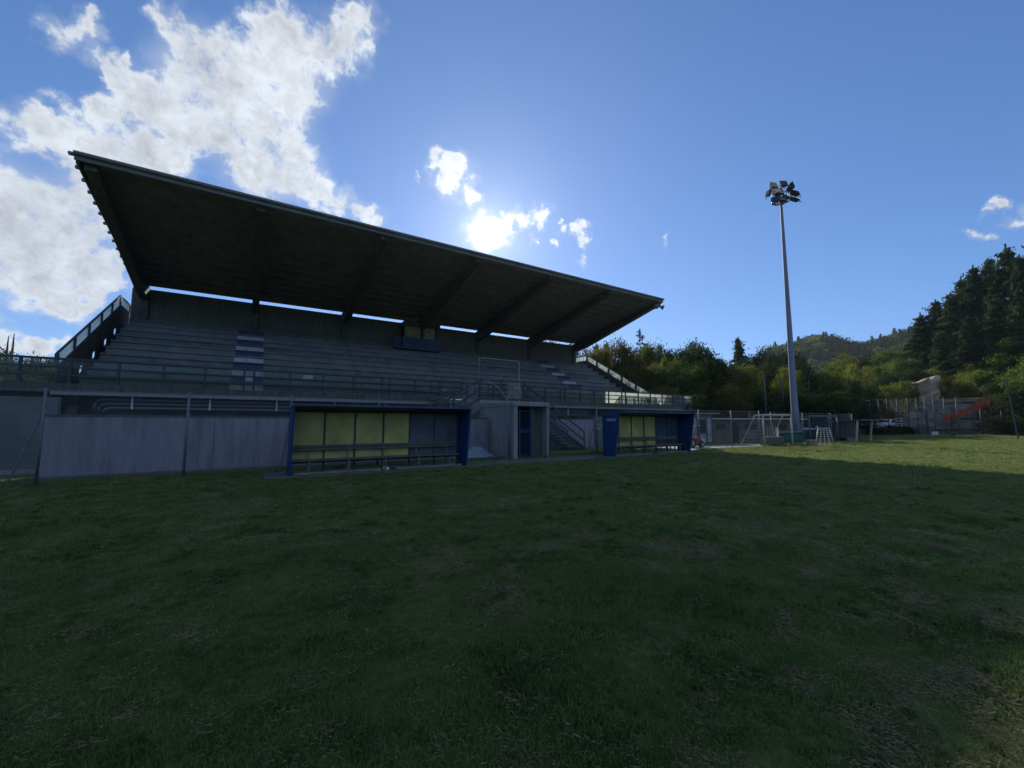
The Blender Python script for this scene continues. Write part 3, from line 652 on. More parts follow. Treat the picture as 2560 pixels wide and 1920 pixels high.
# ------------------------------------------------------------------ dugouts
def dugout(label, ox, ytext=None):
    t = thing('team_dugout', label, 'dugout', (ox, 13.4, 0), 'team dugouts'); Wd = 5.45
    yb, yf, yt = 13.80, 13.20, 12.86
    def pp(n, mb, m, **k): return part(n, mb, m, t, **k)
    for X in (ox, ox+Wd):
        poly = [(yb, .03), (yf, .03), (yt, 2.0), (yb-.02, 1.90)]
        mb = MB(); mb.prism(poly, 'x', X-.02, X+.02); sd = pp('side_panel', mb, M['blue'])
        mb = MB(); mb.bar((X,yf-.02,.0),(X,yt-.02,2.0),.06); mb.bar((X,yb+.03,0),(X,yb+.03,1.92),.06); pp('frame_post', mb, M['blue'])
        if ytext and X == ox:
            mt = Matrix.Translation((X-.022, 13.32, 1.66)) @ Matrix(((0,0,-1,0),(-1,0,0,0),(0,1,0,0),(0,0,0,1)))
            text_part('lettering', ytext, .155, M['white'], sd, Matrix.Translation(-Vector((ox,13.4,0))) @ mt)
    mb = MB(); mb.prism([(yt-.05,2.0),(yb+.06,1.90),(yb+.06,1.94),(yt-.05,2.05)], 'x', ox-.04, ox+Wd+.04); pp('roof_panel', mb, M['blue_dull'])
    mb = MB(); mb.box(ox-.03, ox+Wd+.03, yt-.09, yt-.052, 1.995, 2.055); pp('roof_edge', mb, M['blue_dull'])
    n = 6; w_ = (Wd-.1)/n
    for i in range(n):
        a = ox+.05+w_*i; m = M['yellow'] if i < 4 else (M['blue_dull'] if ytext else M['panel_grey'])
        mb = MB(); mb.box(a+.03, a+w_-.03, yb, yb+.012, .82, 1.84); pp('back_panel', mb, m, label='yellow back panel' if i < 4 else 'blue-grey back panel')
        mb = MB(); mb.box(a+.03, a+w_-.03, yb, yb+.012, .38, .74); pp('back_panel', mb, m, label='low yellow back panel' if i < 4 else 'low blue-grey back panel')
    for i in range(n+1):
        x = ox+.05+w_*i; mb = MB(); mb.box(x-.025, x+.025, yb-.03, yb+.03, .03, 1.90); pp('upright', mb, M['rail'])
    for z in (.78, 1.87, .34):
        mb = MB(); mb.box(ox+.03, ox+Wd-.03, yb+.031, yb+.06, z-.03, z+.03); pp('crossbar', mb, M['rail'])
    for z in (.70, .79):
        mb = MB(); mb.box(ox+.08, ox+Wd-.25, yb-.13, yb-.10, z, z+.07); pp('backrest_board', mb, M['wood_grey'])
    for k in range(2):
        mb = MB(); mb.box(ox+.08, ox+Wd-.2, yb-.50+.2*k, yb-.33+.2*k, .42, .455); pp('seat_board', mb, M['wood_grey'])
    for i in range(5):
        x = ox+.5+i*1.1; mb = MB(); mb.box(x-.02, x+.02, yb-.48, yb-.44, .03, .419); mb.box(x-.02, x+.02, yb-.18, yb-.14, .03, .70); mb.box(x-.02,x+.02,yb-.44,yb-.18,.38,.415); pp('bench_leg', mb, M['steel'])
    for a, b, rz in ((ox+.1, ox+2.5, -.03), (ox+3.0, ox+5.3, .02)):
        mb = MB(); mb.bar((a, yf+.02, .08), (b, yf+.02+rz, .08), .16, .05); pp('footboard', mb, M['wood'])
dugout('near team dugout in front of the left half of the stand, with yellow back panels', 1.0)
dugout('far team dugout right of the tunnel, its blue side panel lettered in white', 13.8, 'OKPLTE')
def litter(loc, label, m=M['white'], s=.12, cat='litter'):
    rnd = random.Random(str(loc)); mb = MB(); vs = []
    mb.tri_ball((loc[0],loc[1],loc[2]+s*.3), s, 7, 4, .5); mb.v = [(x+rnd.uniform(-.04,.04), y+rnd.uniform(-.04,.04), max(0.01,z+rnd.uniform(-.02,.02))) for x,y,z in mb.v]
    simple('litter', mb, m, label, cat)
litter((3.75,13.45,.03), 'pale crumpled rag on the ground between the two footboards of the near dugout')
litter((4.15,13.5,.03), 'small white scrap beside the rag in the near dugout', s=.07)

# ------------------------------------------------------------------ wire fences
def wire_fence(label, pts, h, sp_, r=.0025, braces=(), pm=None, pr=.035, toprail=True, name='wire_fence'):
    """posts at pts (x, y); straight runs between them"""
    f = thing(name, label, 'fence', (pts[0][0], pts[0][1], 0)); pm = pm or M['steel']
    for x, y in pts:
        g = ground_z(x, y); mb = MB(); mb.tube([(x,y,g-.05),(x,y,g+h+.06)], pr, 8); part('post', mb, pm, f, smooth=True)
    for (i, dx) in braces:
        x, y = pts[i]; mb = MB(); mb.tube([(x+dx,y+.02,0),(x+.02,y+.02,h*.8)], pr*.7, 6); part('brace', mb, pm, f)
    tot = MB()
    for (a, b) in zip(pts, pts[1:]):
        A = Vector((a[0],a[1],ground_z(*a))); B = Vector((b[0],b[1],ground_z(*b))); Lg = (B-A).length
        m_ = wire_net(0, Lg, .03, h, 0, sp_, r, path=lambda x, z: tuple(A+(B-A)*(x/Lg)+Vector((0,0,z))))
        tot.add(m_.v, m_.f)
        if toprail:
            mb = MB(); mb.tube([A+Vector((0,0,h)), B+Vector((0,0,h))], .014, 5); part('tension_wire', mb, pm, f)
    part('wire_mesh', tot, pm, f, kind='stuff'); return f
wire_fence('chain-link fence with grey posts running past the near dugout to the tunnel', [(-13.2,15.2),(-10.3,15.2),(-7.3,15.2),(-4.45,15.2),(-1.55,15.2),(1.1,15.1),(3.9,15.1),(6.7,15.1),(9.45,15.1)], 2.35, .085, .003, braces=((3,-.5),(5,-.25)))
wire_fence('chain-link fence with grey posts behind the far dugout', [(11.6,15.1),(14.6,15.1),(17.4,15.1),(20.3,15.1),(23.1,15.1),(26.3,14.9),(29.4,14.7)], 2.3, .10, .003, braces=((1,-.7),(4,-.9),(5,-.6)))
wire_fence('low wire fence beyond the training goal with slanted braces', [(33.5,15.9),(37,15.2),(40.5,14.6),(44,14.3)], 2.3, .14, .004, braces=((1,-.7),(2,-.8)))
# tall ball-stop fence at the far end
bs = [(79.5,24.6),(78.5,23.2),(77.8,22.0),(77.3,20.9),(76.9,19.7),(76.8,18.6),(76.8,17.7),(76.9,16.9),(77.1,16.1),(77.6,15.2),(78.3,14.2)]
wire_fence('tall net fence on dark poles across the far end of the pitch', bs, 5.0, .22, .005, pm=M['rail'], pr=.05, name='ball_stop_fence')
wire_fence('net fence on thin poles in front of the orange netting', [(78.3,14.2),(81,12.6),(84,11.2),(87,9.8),(90,8.6),(93,7.2)], 3.4, .22, .005, pm=M['rail'], pr=.045, name='ball_stop_fence')
mb = MB(); mb.tube([(59.2,7.05,0),(59.0,7.35,5.6)], [.055,.045], 8); simple('leaning_pole', mb, M['rail'], 'tall grey pole standing at the right edge of the pitch', 'pole')
mb = MB(); mb.tube([(70.9,15.5,0),(70.9,15.5,3.1)], [.13,.12], 10); simple('gate_post', mb, M['rail'], 'thick dark post at the end of the far gravel path', 'post')
for i, (x, y, hh) in enumerate([(46.5,22.5,6.8),(50.2,22.4,6.6),(54,22.6,6.6),(58,22.9,6.8),(62,23.2,6.5)]):
    mb = MB(); mb.tube([(x,y,0),(x,y,hh)], .05, 8); simple('net_pole', mb, M['steel'], ['thin pole directly right of the floodlight mast, first of the row','second thin pole right of the floodlight mast','middle thin pole in the row right of the mast','fourth thin pole right of the mast, above the shelter','last thin pole of the row before the parked vehicles'][i], 'pole', 'thin poles in front of the dark trees')
# green windbreak
wb = thing('windbreak_fence', 'dark green windbreak netting on posts behind the small goals', 'fence', (40,18.5,0))
wp = [(37.5,19.6),(40.5,18.9),(44,18.1),(47.5,17.3),(50.5,16.6)]
for x, y in wp:
    mb = MB(); mb.tube([(x,y,0),(x,y,2.55)], .04, 8); part('post', mb, M['steel'], wb)
for a, b in zip(wp, wp[1:]):
    mb = MB(); mb.bar((a[0],a[1],1.2),(b[0],b[1],1.2),.01,2.3); part('netting', mb, M['net_green'], wb)

# ------------------------------------------------------------------ floodlight mast
def mast():
    X, Y = 37.9, 16.1; t = thing('floodlight_mast', 'tall tapered lilac-grey steel floodlight mast beside the training goal', 'mast', (X, Y, 0))
    mb = MB(); mb.tube([(X,Y,0),(X,Y,1.2),(X,Y,3),(X,Y,9),(X,Y,16),(X,Y,20.9)], [.40,.31,.26,.20,.14,.09], 14); part('pole', mb, M['mast'], t)
    mb = MB(); mb.tube([(X,Y,0),(X,Y,.06)], .62, 12); part('base_plate', mb, M['mast'], t)
    mb = MB(); mb.box(X-.36, X-.26, Y-.22, Y-.02, .9, 1.5)
    part('service_hatch', mb, M['steel'], t)
    zt = 20.75; rx = Vector((.844,-.536,0)); ry = Vector((.536,.844,0)); C = Vector((X,Y,0))
    hd = MB()
    for k in range(8):
        a0 = 2*math.pi*k/8; a1 = 2*math.pi*(k+1)/8; rr_ = .7
        p = C+rx*rr_*math.cos(a0)+ry*rr_*math.sin(a0)+Vector((0,0,zt)); q = C+rx*rr_*math.cos(a1)+ry*rr_*math.sin(a1)+Vector((0,0,zt))
        hd.bar(p, q, .09); hd.bar(C+Vector((0,0,zt-.1)), p, .07)
        hd.bar(p+Vector((0,0,.02)), p+Vector((0,0,.55)), .05)
        hd.bar(p+Vector((0,0,.5)), q+Vector((0,0,.5)), .05)
    part('head_frame', hd, M['rail'], t)
    def lamp(off, h, yaw, tilt, s=1.):
        p = C+rx*off[0]+ry*off[1]+Vector((0,0,zt+h+.6*off[1])); s *= 1.0; mt = Matrix.Translation(p) @ Matrix.Rotation(yaw,4,'Z') @ Matrix.Rotation(tilt,4,'X')
        mb = MB(); w, hh, dd = .30*s, .30*s, .14*s
        vs = [(-w,-dd,-hh),(w,-dd,-hh),(w,-dd,hh),(-w,-dd,hh),(-w*.55,dd,-hh*.6),(w*.55,dd,-hh*.6),(w*.55,dd,hh*.6),(-w*.55,dd,hh*.6)]
        fs = [(0,1,2,3),(7,6,5,4),(0,4,5,1),(1,5,6,2),(2,6,7,3),(3,7,4,0)]
        mb.add([mt @ Vector(v) for v in vs], fs); f = part('floodlight', mb, M['lamp'], t)
        mb = MB(); mb.add([mt @ Vector(v) for v in [(-w*.9,-dd-.012,-hh*.9),(w*.9,-dd-.012,-hh*.9),(w*.9,-dd-.012,hh*.9),(-w*.9,-dd-.012,hh*.9)]], [(0,1,2,3)])
        part('glass', mb, M['glass_dark'], f)
        mb = MB(); mb.bar(mt @ Vector((-w*1.1,0,0)), mt @ Vector((-w*1.1,0,-hh*1.5)), .03); mb.bar(mt @ Vector((w*1.1,0,0)), mt @ Vector((w*1.1,0,-hh*1.5)), .03); mb.bar(mt @ Vector((-w*1.1,0,-hh*1.5)), mt @ Vector((w*1.1,0,-hh*1.5)), .03)
        part('yoke', mb, M['rail'], f)
    Z = R(-32.4)
    for off, h, yaw, tilt, s in [((-.27,.5),1.35,.15,-.35,1.05),((.62,.5),1.5,0,-.35,1.05),((1.1,.2),1.35,1.3,-.3,.95),((-.93,.1),.70,-1.5,-.3,.9),((-.30,0),.72,.1,-.6,1.35),
                                 ((-.77,-.4),.12,-.6,-.5,.95),((-.33,-.6),.12,-.1,-.5,.95),((.20,-.3),.32,.3,-.6,.9),((.83,.1),.92,.9,-.4,.95),((1.15,-.1),.66,.8,-.9,1.15),((.80,-.5),.12,.5,-.9,1.05),((.35,.6),.85,.2,-.4,.9)]:
        lamp(off, h, Z+yaw, tilt, s)
mast()

# ------------------------------------------------------------------ things at the far right of the stand
kx = thing('kiosk', 'small pale blue-grey kiosk with a dark window and a flat overhanging roof', 'kiosk', (29.5,20.5,0))
def kp(n, mb, m, **k): return part(n, mb, m, kx, **k)
# face runs from (28.3,19.9) to (31.0,19.0)
def fbox(p0, p1, t0, t1, z0, z1, d0, d1):
    """box on the vertical plane p0->p1, between fractions t0..t1, d = distance in front(-)/behind(+)"""
    A = Vector((*p0,0)); B = Vector((*p1,0)); e = (B-A); n = Vector((-e.y, e.x, 0)).normalized(); mb = MB()
    P_ = [A+e*t0+n*d0, A+e*t1+n*d0, A+e*t1+n*d1, A+e*t0+n*d1]
    vs = [(p.x,p.y,z0) for p in P_]+[(p.x,p.y,z1) for p in P_]
    return mb.add(vs, [(0,3,2,1),(4,5,6,7),(0,1,5,4),(1,2,6,5),(2,3,7,6),(3,0,4,7)])
KA, KB = (27.6,20.2), (31.0,19.1)
kp('body', fbox(KA,KB,0,1,.05,1.95,.02,2.6), M['kiosk'])
for t0, t1 in ((.42,.58),(.86,.97)): kp('wall_panel', fbox(KA,KB,t0,t1,.75,1.85,-.02,.018), M['kiosk'])
kp('window', fbox(KA,KB,.62,.82,.75,1.85,-.01,.018), M['glass_dark'])
for t0, t1 in ((.42,.60),(.62,.76),(.78,.96)): kp('wall_panel', fbox(KA,KB,t0,t1,.08,.66,-.02,.018), M['kiosk'])
for t in (.40,.60,.84,.98): kp('upright', fbox(KA,KB,t-.012,t+.012,.05,1.95,-.05,-.021), M['rail'])
kp('sill', fbox(KA,KB,.38,1.,.67,.72,-.09,-.051), M['steel'])
kp('roof', fbox(KA,KB,-.15,1.1,2.28,2.33,-.5,3.0), M['steel_light'])
kp('roof_fascia', fbox(KA,KB,-.05,1.0,1.96,2.27,-.02,2.7), M['plaster_green'])
lb = thing('low_building', 'long low brown rendered building with a pale roof edge behind the training goal', 'building', (35,18.5,0))
LA, LB_ = (31.1,19.2), (40.5,16.4)
part('wall', fbox(LA,LB_,0,1,0,1.80,.4,4), M['brick_wall'], lb)
part('roof', fbox(LA,LB_,-.0,1.02,1.83,1.95,.0,4.2), M['steel_light'], lb)
for t0, t1 in ((.07,.17),(.36,.50),(.70,.82)):
    wi = part('window', fbox(LA,LB_,t0,t1,1.0,1.52,.36,.41), M['rail'], lb); part('pane', fbox(LA,LB_,t0+.006,t1-.006,1.04,1.48,.34,.359), M['glass_dark'], wi)
part('door', fbox(LA,LB_,.24,.30,0,1.6,.36,.41), M['dark'], lb)
part('low_panel', fbox(LA,LB_,.37,.49,.25,.95,.36,.40), M['concrete'], lb)
# shrubs strip base dark
# goals
def frame_goal(label, A, B, back, h, m, r, name='football_goal', group=None, net=None, topd=.8, splay=0.):
    """posts at A and B (x, y), back = vector to the ground bar"""
    A = Vector((*A,0)); B = Vector((*B,0)); bk = Vector((*back,0)); tp = bk.normalized()*topd; H = Vector((0,0,h))
    g = thing(name, label, 'goal', A, group)
    for P_ in (A, B):
        sv = (P_-(A+B)/2)*splay; mb = MB(); mb.tube([P_+sv, P_+H], r, 8); part('post', mb, m, g, smooth=True)
        mb = MB(); mb.tube([P_+H, P_+tp+H*.985, P_+bk+sv], r*.75, 8); part('side_stay', mb, m, g)
    mb = MB(); mb.tube([A+H, B+H], r, 8); part('crossbar', mb, m, g)
    mb = MB(); mb.tube([A+tp+H*.985, B+tp+H*.985], r*.6, 6); part('back_bar', mb, m, g)
    mb = MB(); mb.tube([A+bk, B+bk], r*.6, 6); part('ground_bar', mb, m, g)
    if net:
        s, rr_, nm = net; w_ = (B-A).length; e = (B-A)/w_; sl = (A+bk-(A+tp+H)).length; mb = MB()
        n = int(w_/s)
        def tri(p, q):
            d = (q-p).normalized(); u = d.cross(Vector((.3,.5,.8))).normalized(); v = u.cross(d)
            mb.add([P+o_*rr_ for P in (p,q) for o_ in (u,-.5*u+.87*v,-.5*u-.87*v)], [(0,1,4,3),(1,2,5,4),(2,0,3,5)])
        for i in range(n+1):
            o_ = A+e*(w_*i/n); tri(o_+tp+H, o_+bk+(o_-(A+B)/2)*splay); tri(o_+H, o_+tp+H)
        m2 = int(sl/s)
        for j in range(1, m2+1):
            f_ = j/m2; p = A+tp+H+(bk-tp-H)*f_; tri(p-(B-A)*.5*splay*f_, p+(B-A)*(1+.5*splay*f_))
            for P_ in (A, B):
                a = P_+H*(1-j/m2); tri(a, P_+tp+H+(bk-tp-H)*(j/m2))
        part('net', mb, nm, g, kind='stuff')
    return g
netm = mat('net_cord', (.55,.58,.55), rough=.8, var=.2)
frame_goal('weathered training goal on slanted stays right in front of the floodlight mast', (27.35,13.45), (29.9,12.95), (-.35,1.35), 2.05, M['rust_white'], .055, net=(.22,.0022,netm), topd=.45)
frame_goal('thin grey goal frame standing behind the floodlight mast', (37.6,15.0), (40.6,14.2), (-.5,1.2), 2.1, M['steel'], .045, net=(.3,.004,M['rail']), topd=.5)
frame_goal('small goal with thick white net between the mast and the shelter', (30.25,11.6), (30.8,11.2), (.75,.28), 1.2, M['steel_light'], .03, name='mini_goal', net=(.15,.010,M['white']), topd=.1, splay=.75)
frame_goal('distant white full-size goal at the far end of the pitch', (98.5,20.3), (101.5,12.8), (1.6,.6), 2.44, M['white'], .16, net=(.5,.01,netm), topd=1.)
# crate with rods, bench, box
cr = thing('tool_crate', 'grey wooden crate holding upright bent rods inside the training goal', 'crate', (29.6,14.0,0))
e1 = (29.2,14.2); e2 = (30.2,13.6)
part('crate_box', fbox(e1,e2,0,1,0,.62,0,.6), M['wood_grey'], cr)
for k in range(4): part('plank', fbox(e1,e2,.01,.99,.03+.15*k,.15+.15*k,-.025,-.003), M['wood_grey'], cr)
for k in range(6):
    x = 29.25+k*.17; y = 14.35-k*.1; mb = MB(); mb.tube([(x,y,.6),(x+.02,y,1.0),(x-.05,y,1.3)], .014, 5); part('rod', mb, M['steel_light'], cr)
part('white_board', fbox(e1,e2,.66,.76,.6,1.25,.1,.13), M['white'], cr)
bn = thing('teal_container', 'teal plastic bin half hidden behind the training goal', 'bin', (31.6,13.8,0))
mb = MB(); mb.prism([(31.0,13.9),(32.6,13.3),(32.8,13.9),(31.2,14.5)], 'z', .25, .85); part('tub', mb, M['teal'], bn, bevel=.03)
mb = MB(); mb.prism([(30.95,13.85),(32.65,13.22),(32.87,13.95),(31.15,14.55)], 'z', .85, .92); part('lid', mb, M['teal'], bn, bevel=.01)
mb = MB(); mb.prism([(31.1,13.95),(32.5,13.4),(32.7,13.85),(31.25,14.4)], 'z', 0, .24); part('pallet', mb, M['wood'], bn)
mb = MB(); mb.prism([(33.0,13.2),(33.6,13.0),(33.7,13.3),(33.1,13.5)], 'z', 0, .35); simple('small_crate', mb, M['wood'], 'small reddish crate on the gravel beside the teal bin', 'crate', bevel=.01)
# pale canopy right of the mast
cn = thing('canopy', 'pale blue sagging canopy sheet on thin poles right of the floodlight mast', 'canopy', (41.8,17.0,0))
mb = MB(); vs = []
for j in range(5):
    for i in range(9):
        u = i/8; v = j/4; vs.append((40.2+u*3.0, 17.4-u*1.5+v*1.6, .92+.22*math.sin(u*2.6)-.12*abs(v-.5)*2))
fs = [(j*9+i, j*9+i+1, (j+1)*9+i+1, (j+1)*9+i) for j in range(4) for i in range(8)]
mb.add(vs, fs); o = part('sheet', mb, M['tarp'], cn); sm = o.modifiers.new('s','SOLIDIFY'); sm.thickness = .05
for i, j in ((0,0),(8,0),(0,4),(8,4)):
    v = vs[j*9+i]; mb = MB(); mb.tube([(v[0],v[1],0),v], .03, 6); part('pole', mb, M['steel'], cn)
mb = MB(); mb.tri_ball((42.3,16.3,1.15), .12, 12, 8); simple('white_ball', mb, M['white'], 'bright white ball caught at the top of the pale canopy', 'ball', smooth=True)
# shelter
sh = thing('shelter', 'small grey-brown wooden shelter with a thin flat roof right of the mini goal', 'shelter', (41.5,14,0))
mb = MB(); mb.bar((41.7,14.75,.95),(41.2,13.2,.95),.06,1.3); part('side_panel', mb, M['wood_grey'], sh)
for k in range(8):
    f = (k+.5)/8; mb = MB(); mb.bar((41.66-.5*f-.05+.02,14.75-1.55*f+.07,.95),(41.66-.5*f-.05-.02,14.75-1.55*f-.07,.95),.02,1.3); part('board', mb, M['wood_grey'], sh)
mb = MB(); mb.box(41.8,44.2,14.7,14.8,.1,1.6); part('back_panel', mb, M['wood_grey'], sh)
mb = MB(); mb.prism([(12.7,1.76),(15.0,1.62),(15.0,1.69),(12.7,1.85)], 'x', 41.0, 44.4); part('roof', mb, M['wood_grey'], sh)
for x in (41.1, 44.1):
    mb = MB(); mb.bar((x,13.2,0),(x,13.0,1.74),.12); part('front_post', mb, M['rust_white'], sh)
mb = MB(); mb.box(41.1,41.7,13.3,13.8,0,.36); part('plinth_block', mb, M['concrete_light'], sh)
mb = MB(); mb.box(41.8,44.0,14.1,14.69,.05,.36); part('bench', mb, M['dark'], sh)
# small tractor mower
tr = thing('ride_on_mower', 'red ride-on mower parked beside the far dugout with a pale canopy', 'mower', (23.45,16.0,0))
mb = MB(); mb.prism([(22.90,.3),(23.40,.3),(23.55,.55),(23.40,.62),(23.10,1.0),(22.90,1.0)], 'y', 15.7, 16.3); part('body', mb, M['red'], tr, bevel=.03)
mb = MB(); mb.prism([(23.55,.3),(24.30,.3),(24.30,.5),(24.15,.62),(23.55,.62)], 'y', 15.75, 16.25); part('bonnet', mb, M['red'], tr, bevel=.03)
for x, y, r_ in ((23.10,15.62,.30),(23.10,16.38,.30),(24.10,15.65,.19),(24.10,16.35,.19)):
    mb = MB(); mb.tube([(x,y-.09,r_),(x,y+.09,r_)], r_, 16); wl = part('wheel', mb, M['rubber'], tr); mb = MB(); mb.tube([(x,y-.10,r_),(x,y+.10,r_)], r_*.5, 12); part('rim', mb, M['steel_light'], wl)
mb = MB(); mb.bar((23.60,16.0,.6),(23.45,16.0,1.0),.03); mb.tube([(23.46,16.0,.98),(23.42,16.0,1.02)], .15, 12); part('steering_wheel', mb, M['black'], tr)
mb = MB(); mb.box(22.90,23.30,15.8,16.2,.62,.7); mb.box(22.87,22.95,15.8,16.2,.7,1.05); part('seat', mb, M['black'], tr, bevel=.02)
mb = MB(); mb.prism([(22.45,1.30),(23.85,1.36),(23.85,1.39),(22.45,1.42)], 'y', 15.5, 16.5); part('canopy', mb, M['white'], tr)
for x, y in ((22.95,15.7),(22.95,16.3)): mb = MB(); mb.bar((x,y,.9),(x,y,1.36),.03); part('canopy_post', mb, M['steel'], tr)
mb = MB(); mb.box(24.31,24.60,15.7,16.3,.25,.5); part('front_rack', mb, M['steel_light'], tr)

# ------------------------------------------------------------------ vehicles on the bank, far signs
def car(label, loc, rz, body, van=False):
    t = thing('parked_car', label, 'car', loc, 'cars parked above the far end', rz)
    L_ = 2.1
    prof = [(-L_,.35),(L_,.35),(L_,.72),(1.2,.92),(.65,1.38),(-1.2,1.42),(-1.85,.95),(-L_,.85)]
    mb = MB(); mb.prism([(x,z) for x, z in prof], 'y', -.82, .82); part('body', mb, body, t, local=True, bevel=.05)
    mb = MB(); mb.prism([(-1.55,.97),(1.0,.95),(.55,1.32),(-1.15,1.34)], 'y', -.835, .835); part('side_windows', mb, M['glass_dark'], t, local=True)
    mb = MB(); mb.add([(1.22,-.7,.95),(1.22,.7,.95),(.70,.62,1.36),(.70,-.62,1.36)], [(0,1,2,3)]); part('windscreen', mb, M['glass_dark'], t, local=True)
    for x in (-1.3, 1.3):
        for y in (-.78, .78):
            mb = MB(); mb.tube([(x,y-.1,.32),(x,y+.1,.32)], .32, 14); w_ = part('wheel', mb, M['rubber'], t, local=True); mb = MB(); mb.tube([(x,y-.115,.32),(x,y+.115,.32)], .18, 10); part('rim', mb, M['steel_light'], w_, local=True)
    for y in (-.6,.6):
        mb = MB(); mb.box(L_-.02,L_+.02,y-.15,y+.15,.6,.72); part('headlight', mb, M['white'], t, local=True)
    return t
car('dark grey car with a bright bonnet parked on the bank behind the shelter', (80.3,24.4,.73), R(200), M['car_grey'])
car('white car seen from the front on the bank beside the striped sign', (81.8,22.2,.73), R(170), M['car_white'])
sg = thing('striped_sign', 'white and dark striped sign board on a post right of the white car', 'sign', (81.5,20.9,.7))
mb = MB(); mb.box(81.45,81.55,20.3,21.3,1.3,2.5); part('board', mb, M['rail'], sg)
for k in range(3): mb = MB(); mb.box(81.42,81.447,20.35,21.25,1.4+k*.38,1.58+k*.38); part('stripe', mb, M['white'], sg)
mb = MB(); mb.bar((81.5,20.8,0),(81.5,20.8,1.3),.1); part('post', mb, M['rail'], sg)
# dry stone block at the foot of the bank
def rough_block(name, label, cat, c, size, m, seed, n=(14,10,8), amp=.25, shear=0.):
    rnd = random.Random(seed); bm = bmesh.new(); bmesh.ops.create_icosphere(bm, subdivisions=4, radius=1)
    import mathutils
    for v in bm.verts:
        d = v.co.copy(); 
        nz = mathutils.noise.fractal(d*1.7+Vector((seed,0,0)), 1.0, 2.0, 5)
        st_ = mathutils.noise.noise(Vector((seed, d.x*.4, d.z*6)))*.10
        k_ = 1/max(abs(d.x),abs(d.y),abs(d.z))**.55
        v.co = Vector((d.x*size[0], d.y*size[1], d.z*size[2]))*k_*(1+amp*nz+st_)+Vector(c)
        v.co.z -= shear*(v.co.y-c[1])
    me = bpy.data.meshes.new(name); bm.to_mesh(me); bm.free(); return tag(link_mesh(name, me, m), label, cat)
rough_block('stone_pillar', 'pale stone gate pillar block at the foot of the bank below the white car', 'pillar', (72.0,20.6,.5), (.8,.9,.85), M['stone'], 5, amp=.12)
rough_block('rock_outcrop', 'pale orange-brown bare rock outcrop on the wooded slope', 'rock', (98.6,22.4,5.6), (2.8,2.7,3.1), M['rock'], 6, amp=.2, shear=.55)
rough_block('rock_ledge', 'long low pale rock ledge right of the bare outcrop', 'rock', (98.2,17.2,5.2), (1.5,2.6,.45), M['rock'], 8, amp=.3)
rough_block('rock_ledge', 'upper pale rock ledge partly overgrown under the cedars', 'rock', (101.2,13.6,6.9), (1.5,2.0,.5), M['rock'], 11, amp=.3)
# terraces of rubble behind the ball-stop fence
tz = [(92,1.4),(94.5,2.5),(97,3.6),(99.5,4.7)]
for k, (d, z) in enumerate(tz):
    vs = []; fs = []; n = 60; rnd = random.Random(k)
    t = thing('rubble_terrace', ['lowest rubble terrace wall of the cut slope','second rubble terrace wall of the cut slope','third rubble terrace wall of the cut slope','uppermost rubble terrace wall of the cut slope'][k], 'terrace wall', (d*.96,20,z-1), 'terrace walls of the cut slope')
    for i in range(190):
        a = R(8.2+rnd.random()*(11.5-k*1.2)); dd = d+rnd.uniform(-.5,.25); s = rnd.uniform(.2,.65); x = dd*math.cos(a); y = dd*math.sin(a); zz = z-.6+rnd.random()*1.0
        mb = MB(); pts = [(x+rnd.uniform(-1,1)*s*.3+dx*s, y+rnd.uniform(-1,1)*s*.3+dy*s*2.2, zz+dz*s*.8+rnd.uniform(-.06,.06)) for dx in (-1,1) for dy in (-1,1) for dz in (-1,1)]
        mb.add(pts, [(0,1,3,2),(4,6,7,5),(0,4,5,1),(2,3,7,6),(0,2,6,4),(1,5,7,3)]); part('stone', mb, M['stone'], t)
    mb = MB(); na = 40
    for j, (dd, z_) in enumerate(((d+.35, z-2.0), (d+.45, z+.2), (d+2.6, z+.45))):
        for i in range(na+1):
            a = R(8+13*i/na); q = dd+rnd.uniform(-.25,.25); vs.append((q*math.cos(a), q*math.sin(a), z_+rnd.uniform(-.12,.12)))
    fs = [(j*(na+1)+i, j*(na+1)+i+1, (j+1)*(na+1)+i+1, (j+1)*(na+1)+i) for j in range(2) for i in range(na)]
    mb.add(vs, fs); part('bank_face', mb, M['soil'], t)
# orange safety netting up the slope
def orange(label, pts, h):
    t = thing('safety_netting', label, 'netting', pts[0], 'orange netting on the slope')
    mb = MB(); vs = []; n = 24; rnd = random.Random(len(label))
    for i in range(n+1):
        u = i/n*(len(pts)-1); k_ = min(int(u), len(pts)-2); f = u-k_; p = Vector(pts[k_])*(1-f)+Vector(pts[k_+1])*f; w_ = rnd.uniform(-.12,.12)
        vs += [(p.x+w_,p.y,p.z+.1+rnd.uniform(-.1,.1)), (p.x-w_,p.y,p.z+h*.5), (p.x+w_*.5,p.y,p.z+h+rnd.uniform(-.2,.1))]
    fs = []
    for i in range(n): a = i*3; fs += [(a,a+3,a+4,a+1),(a+1,a+4,a+5,a+2)]
    mb.add(vs, fs); part('net', mb, M['orange'], t)
    for p in pts: mb = MB(); mb.bar(Vector(p)+Vector((0,0,-.8)), Vector(p)+Vector((0,0,h+.1)), .08); part('stake', mb, M['wood'], t)
orange('lower long strip of bright orange safety netting on the slope', [(88.5,17.6,1.5),(88.8,15.9,2.3),(89.2,14.4,3.1),(89.6,12.9,4.0)], 1.15)
orange('upper short strip of bright orange safety netting on the slope', [(94.5,11.8,5.4),(95,10.6,6.0),(95.5,9.4,6.6)], .8)
for i, (x, y) in enumerate([(71.5,13.5),(72.3,15.2)]):
    mb = MB(); mb.box(x-.2,x+.2,y-.25,y+.25,0,.4+.1*i); simple('marker_block', mb, M['white' if i else 'teal'], ['small teal block at the foot of the far net fence','small white block at the foot of the far net fence'][i], 'block', bevel=.03)

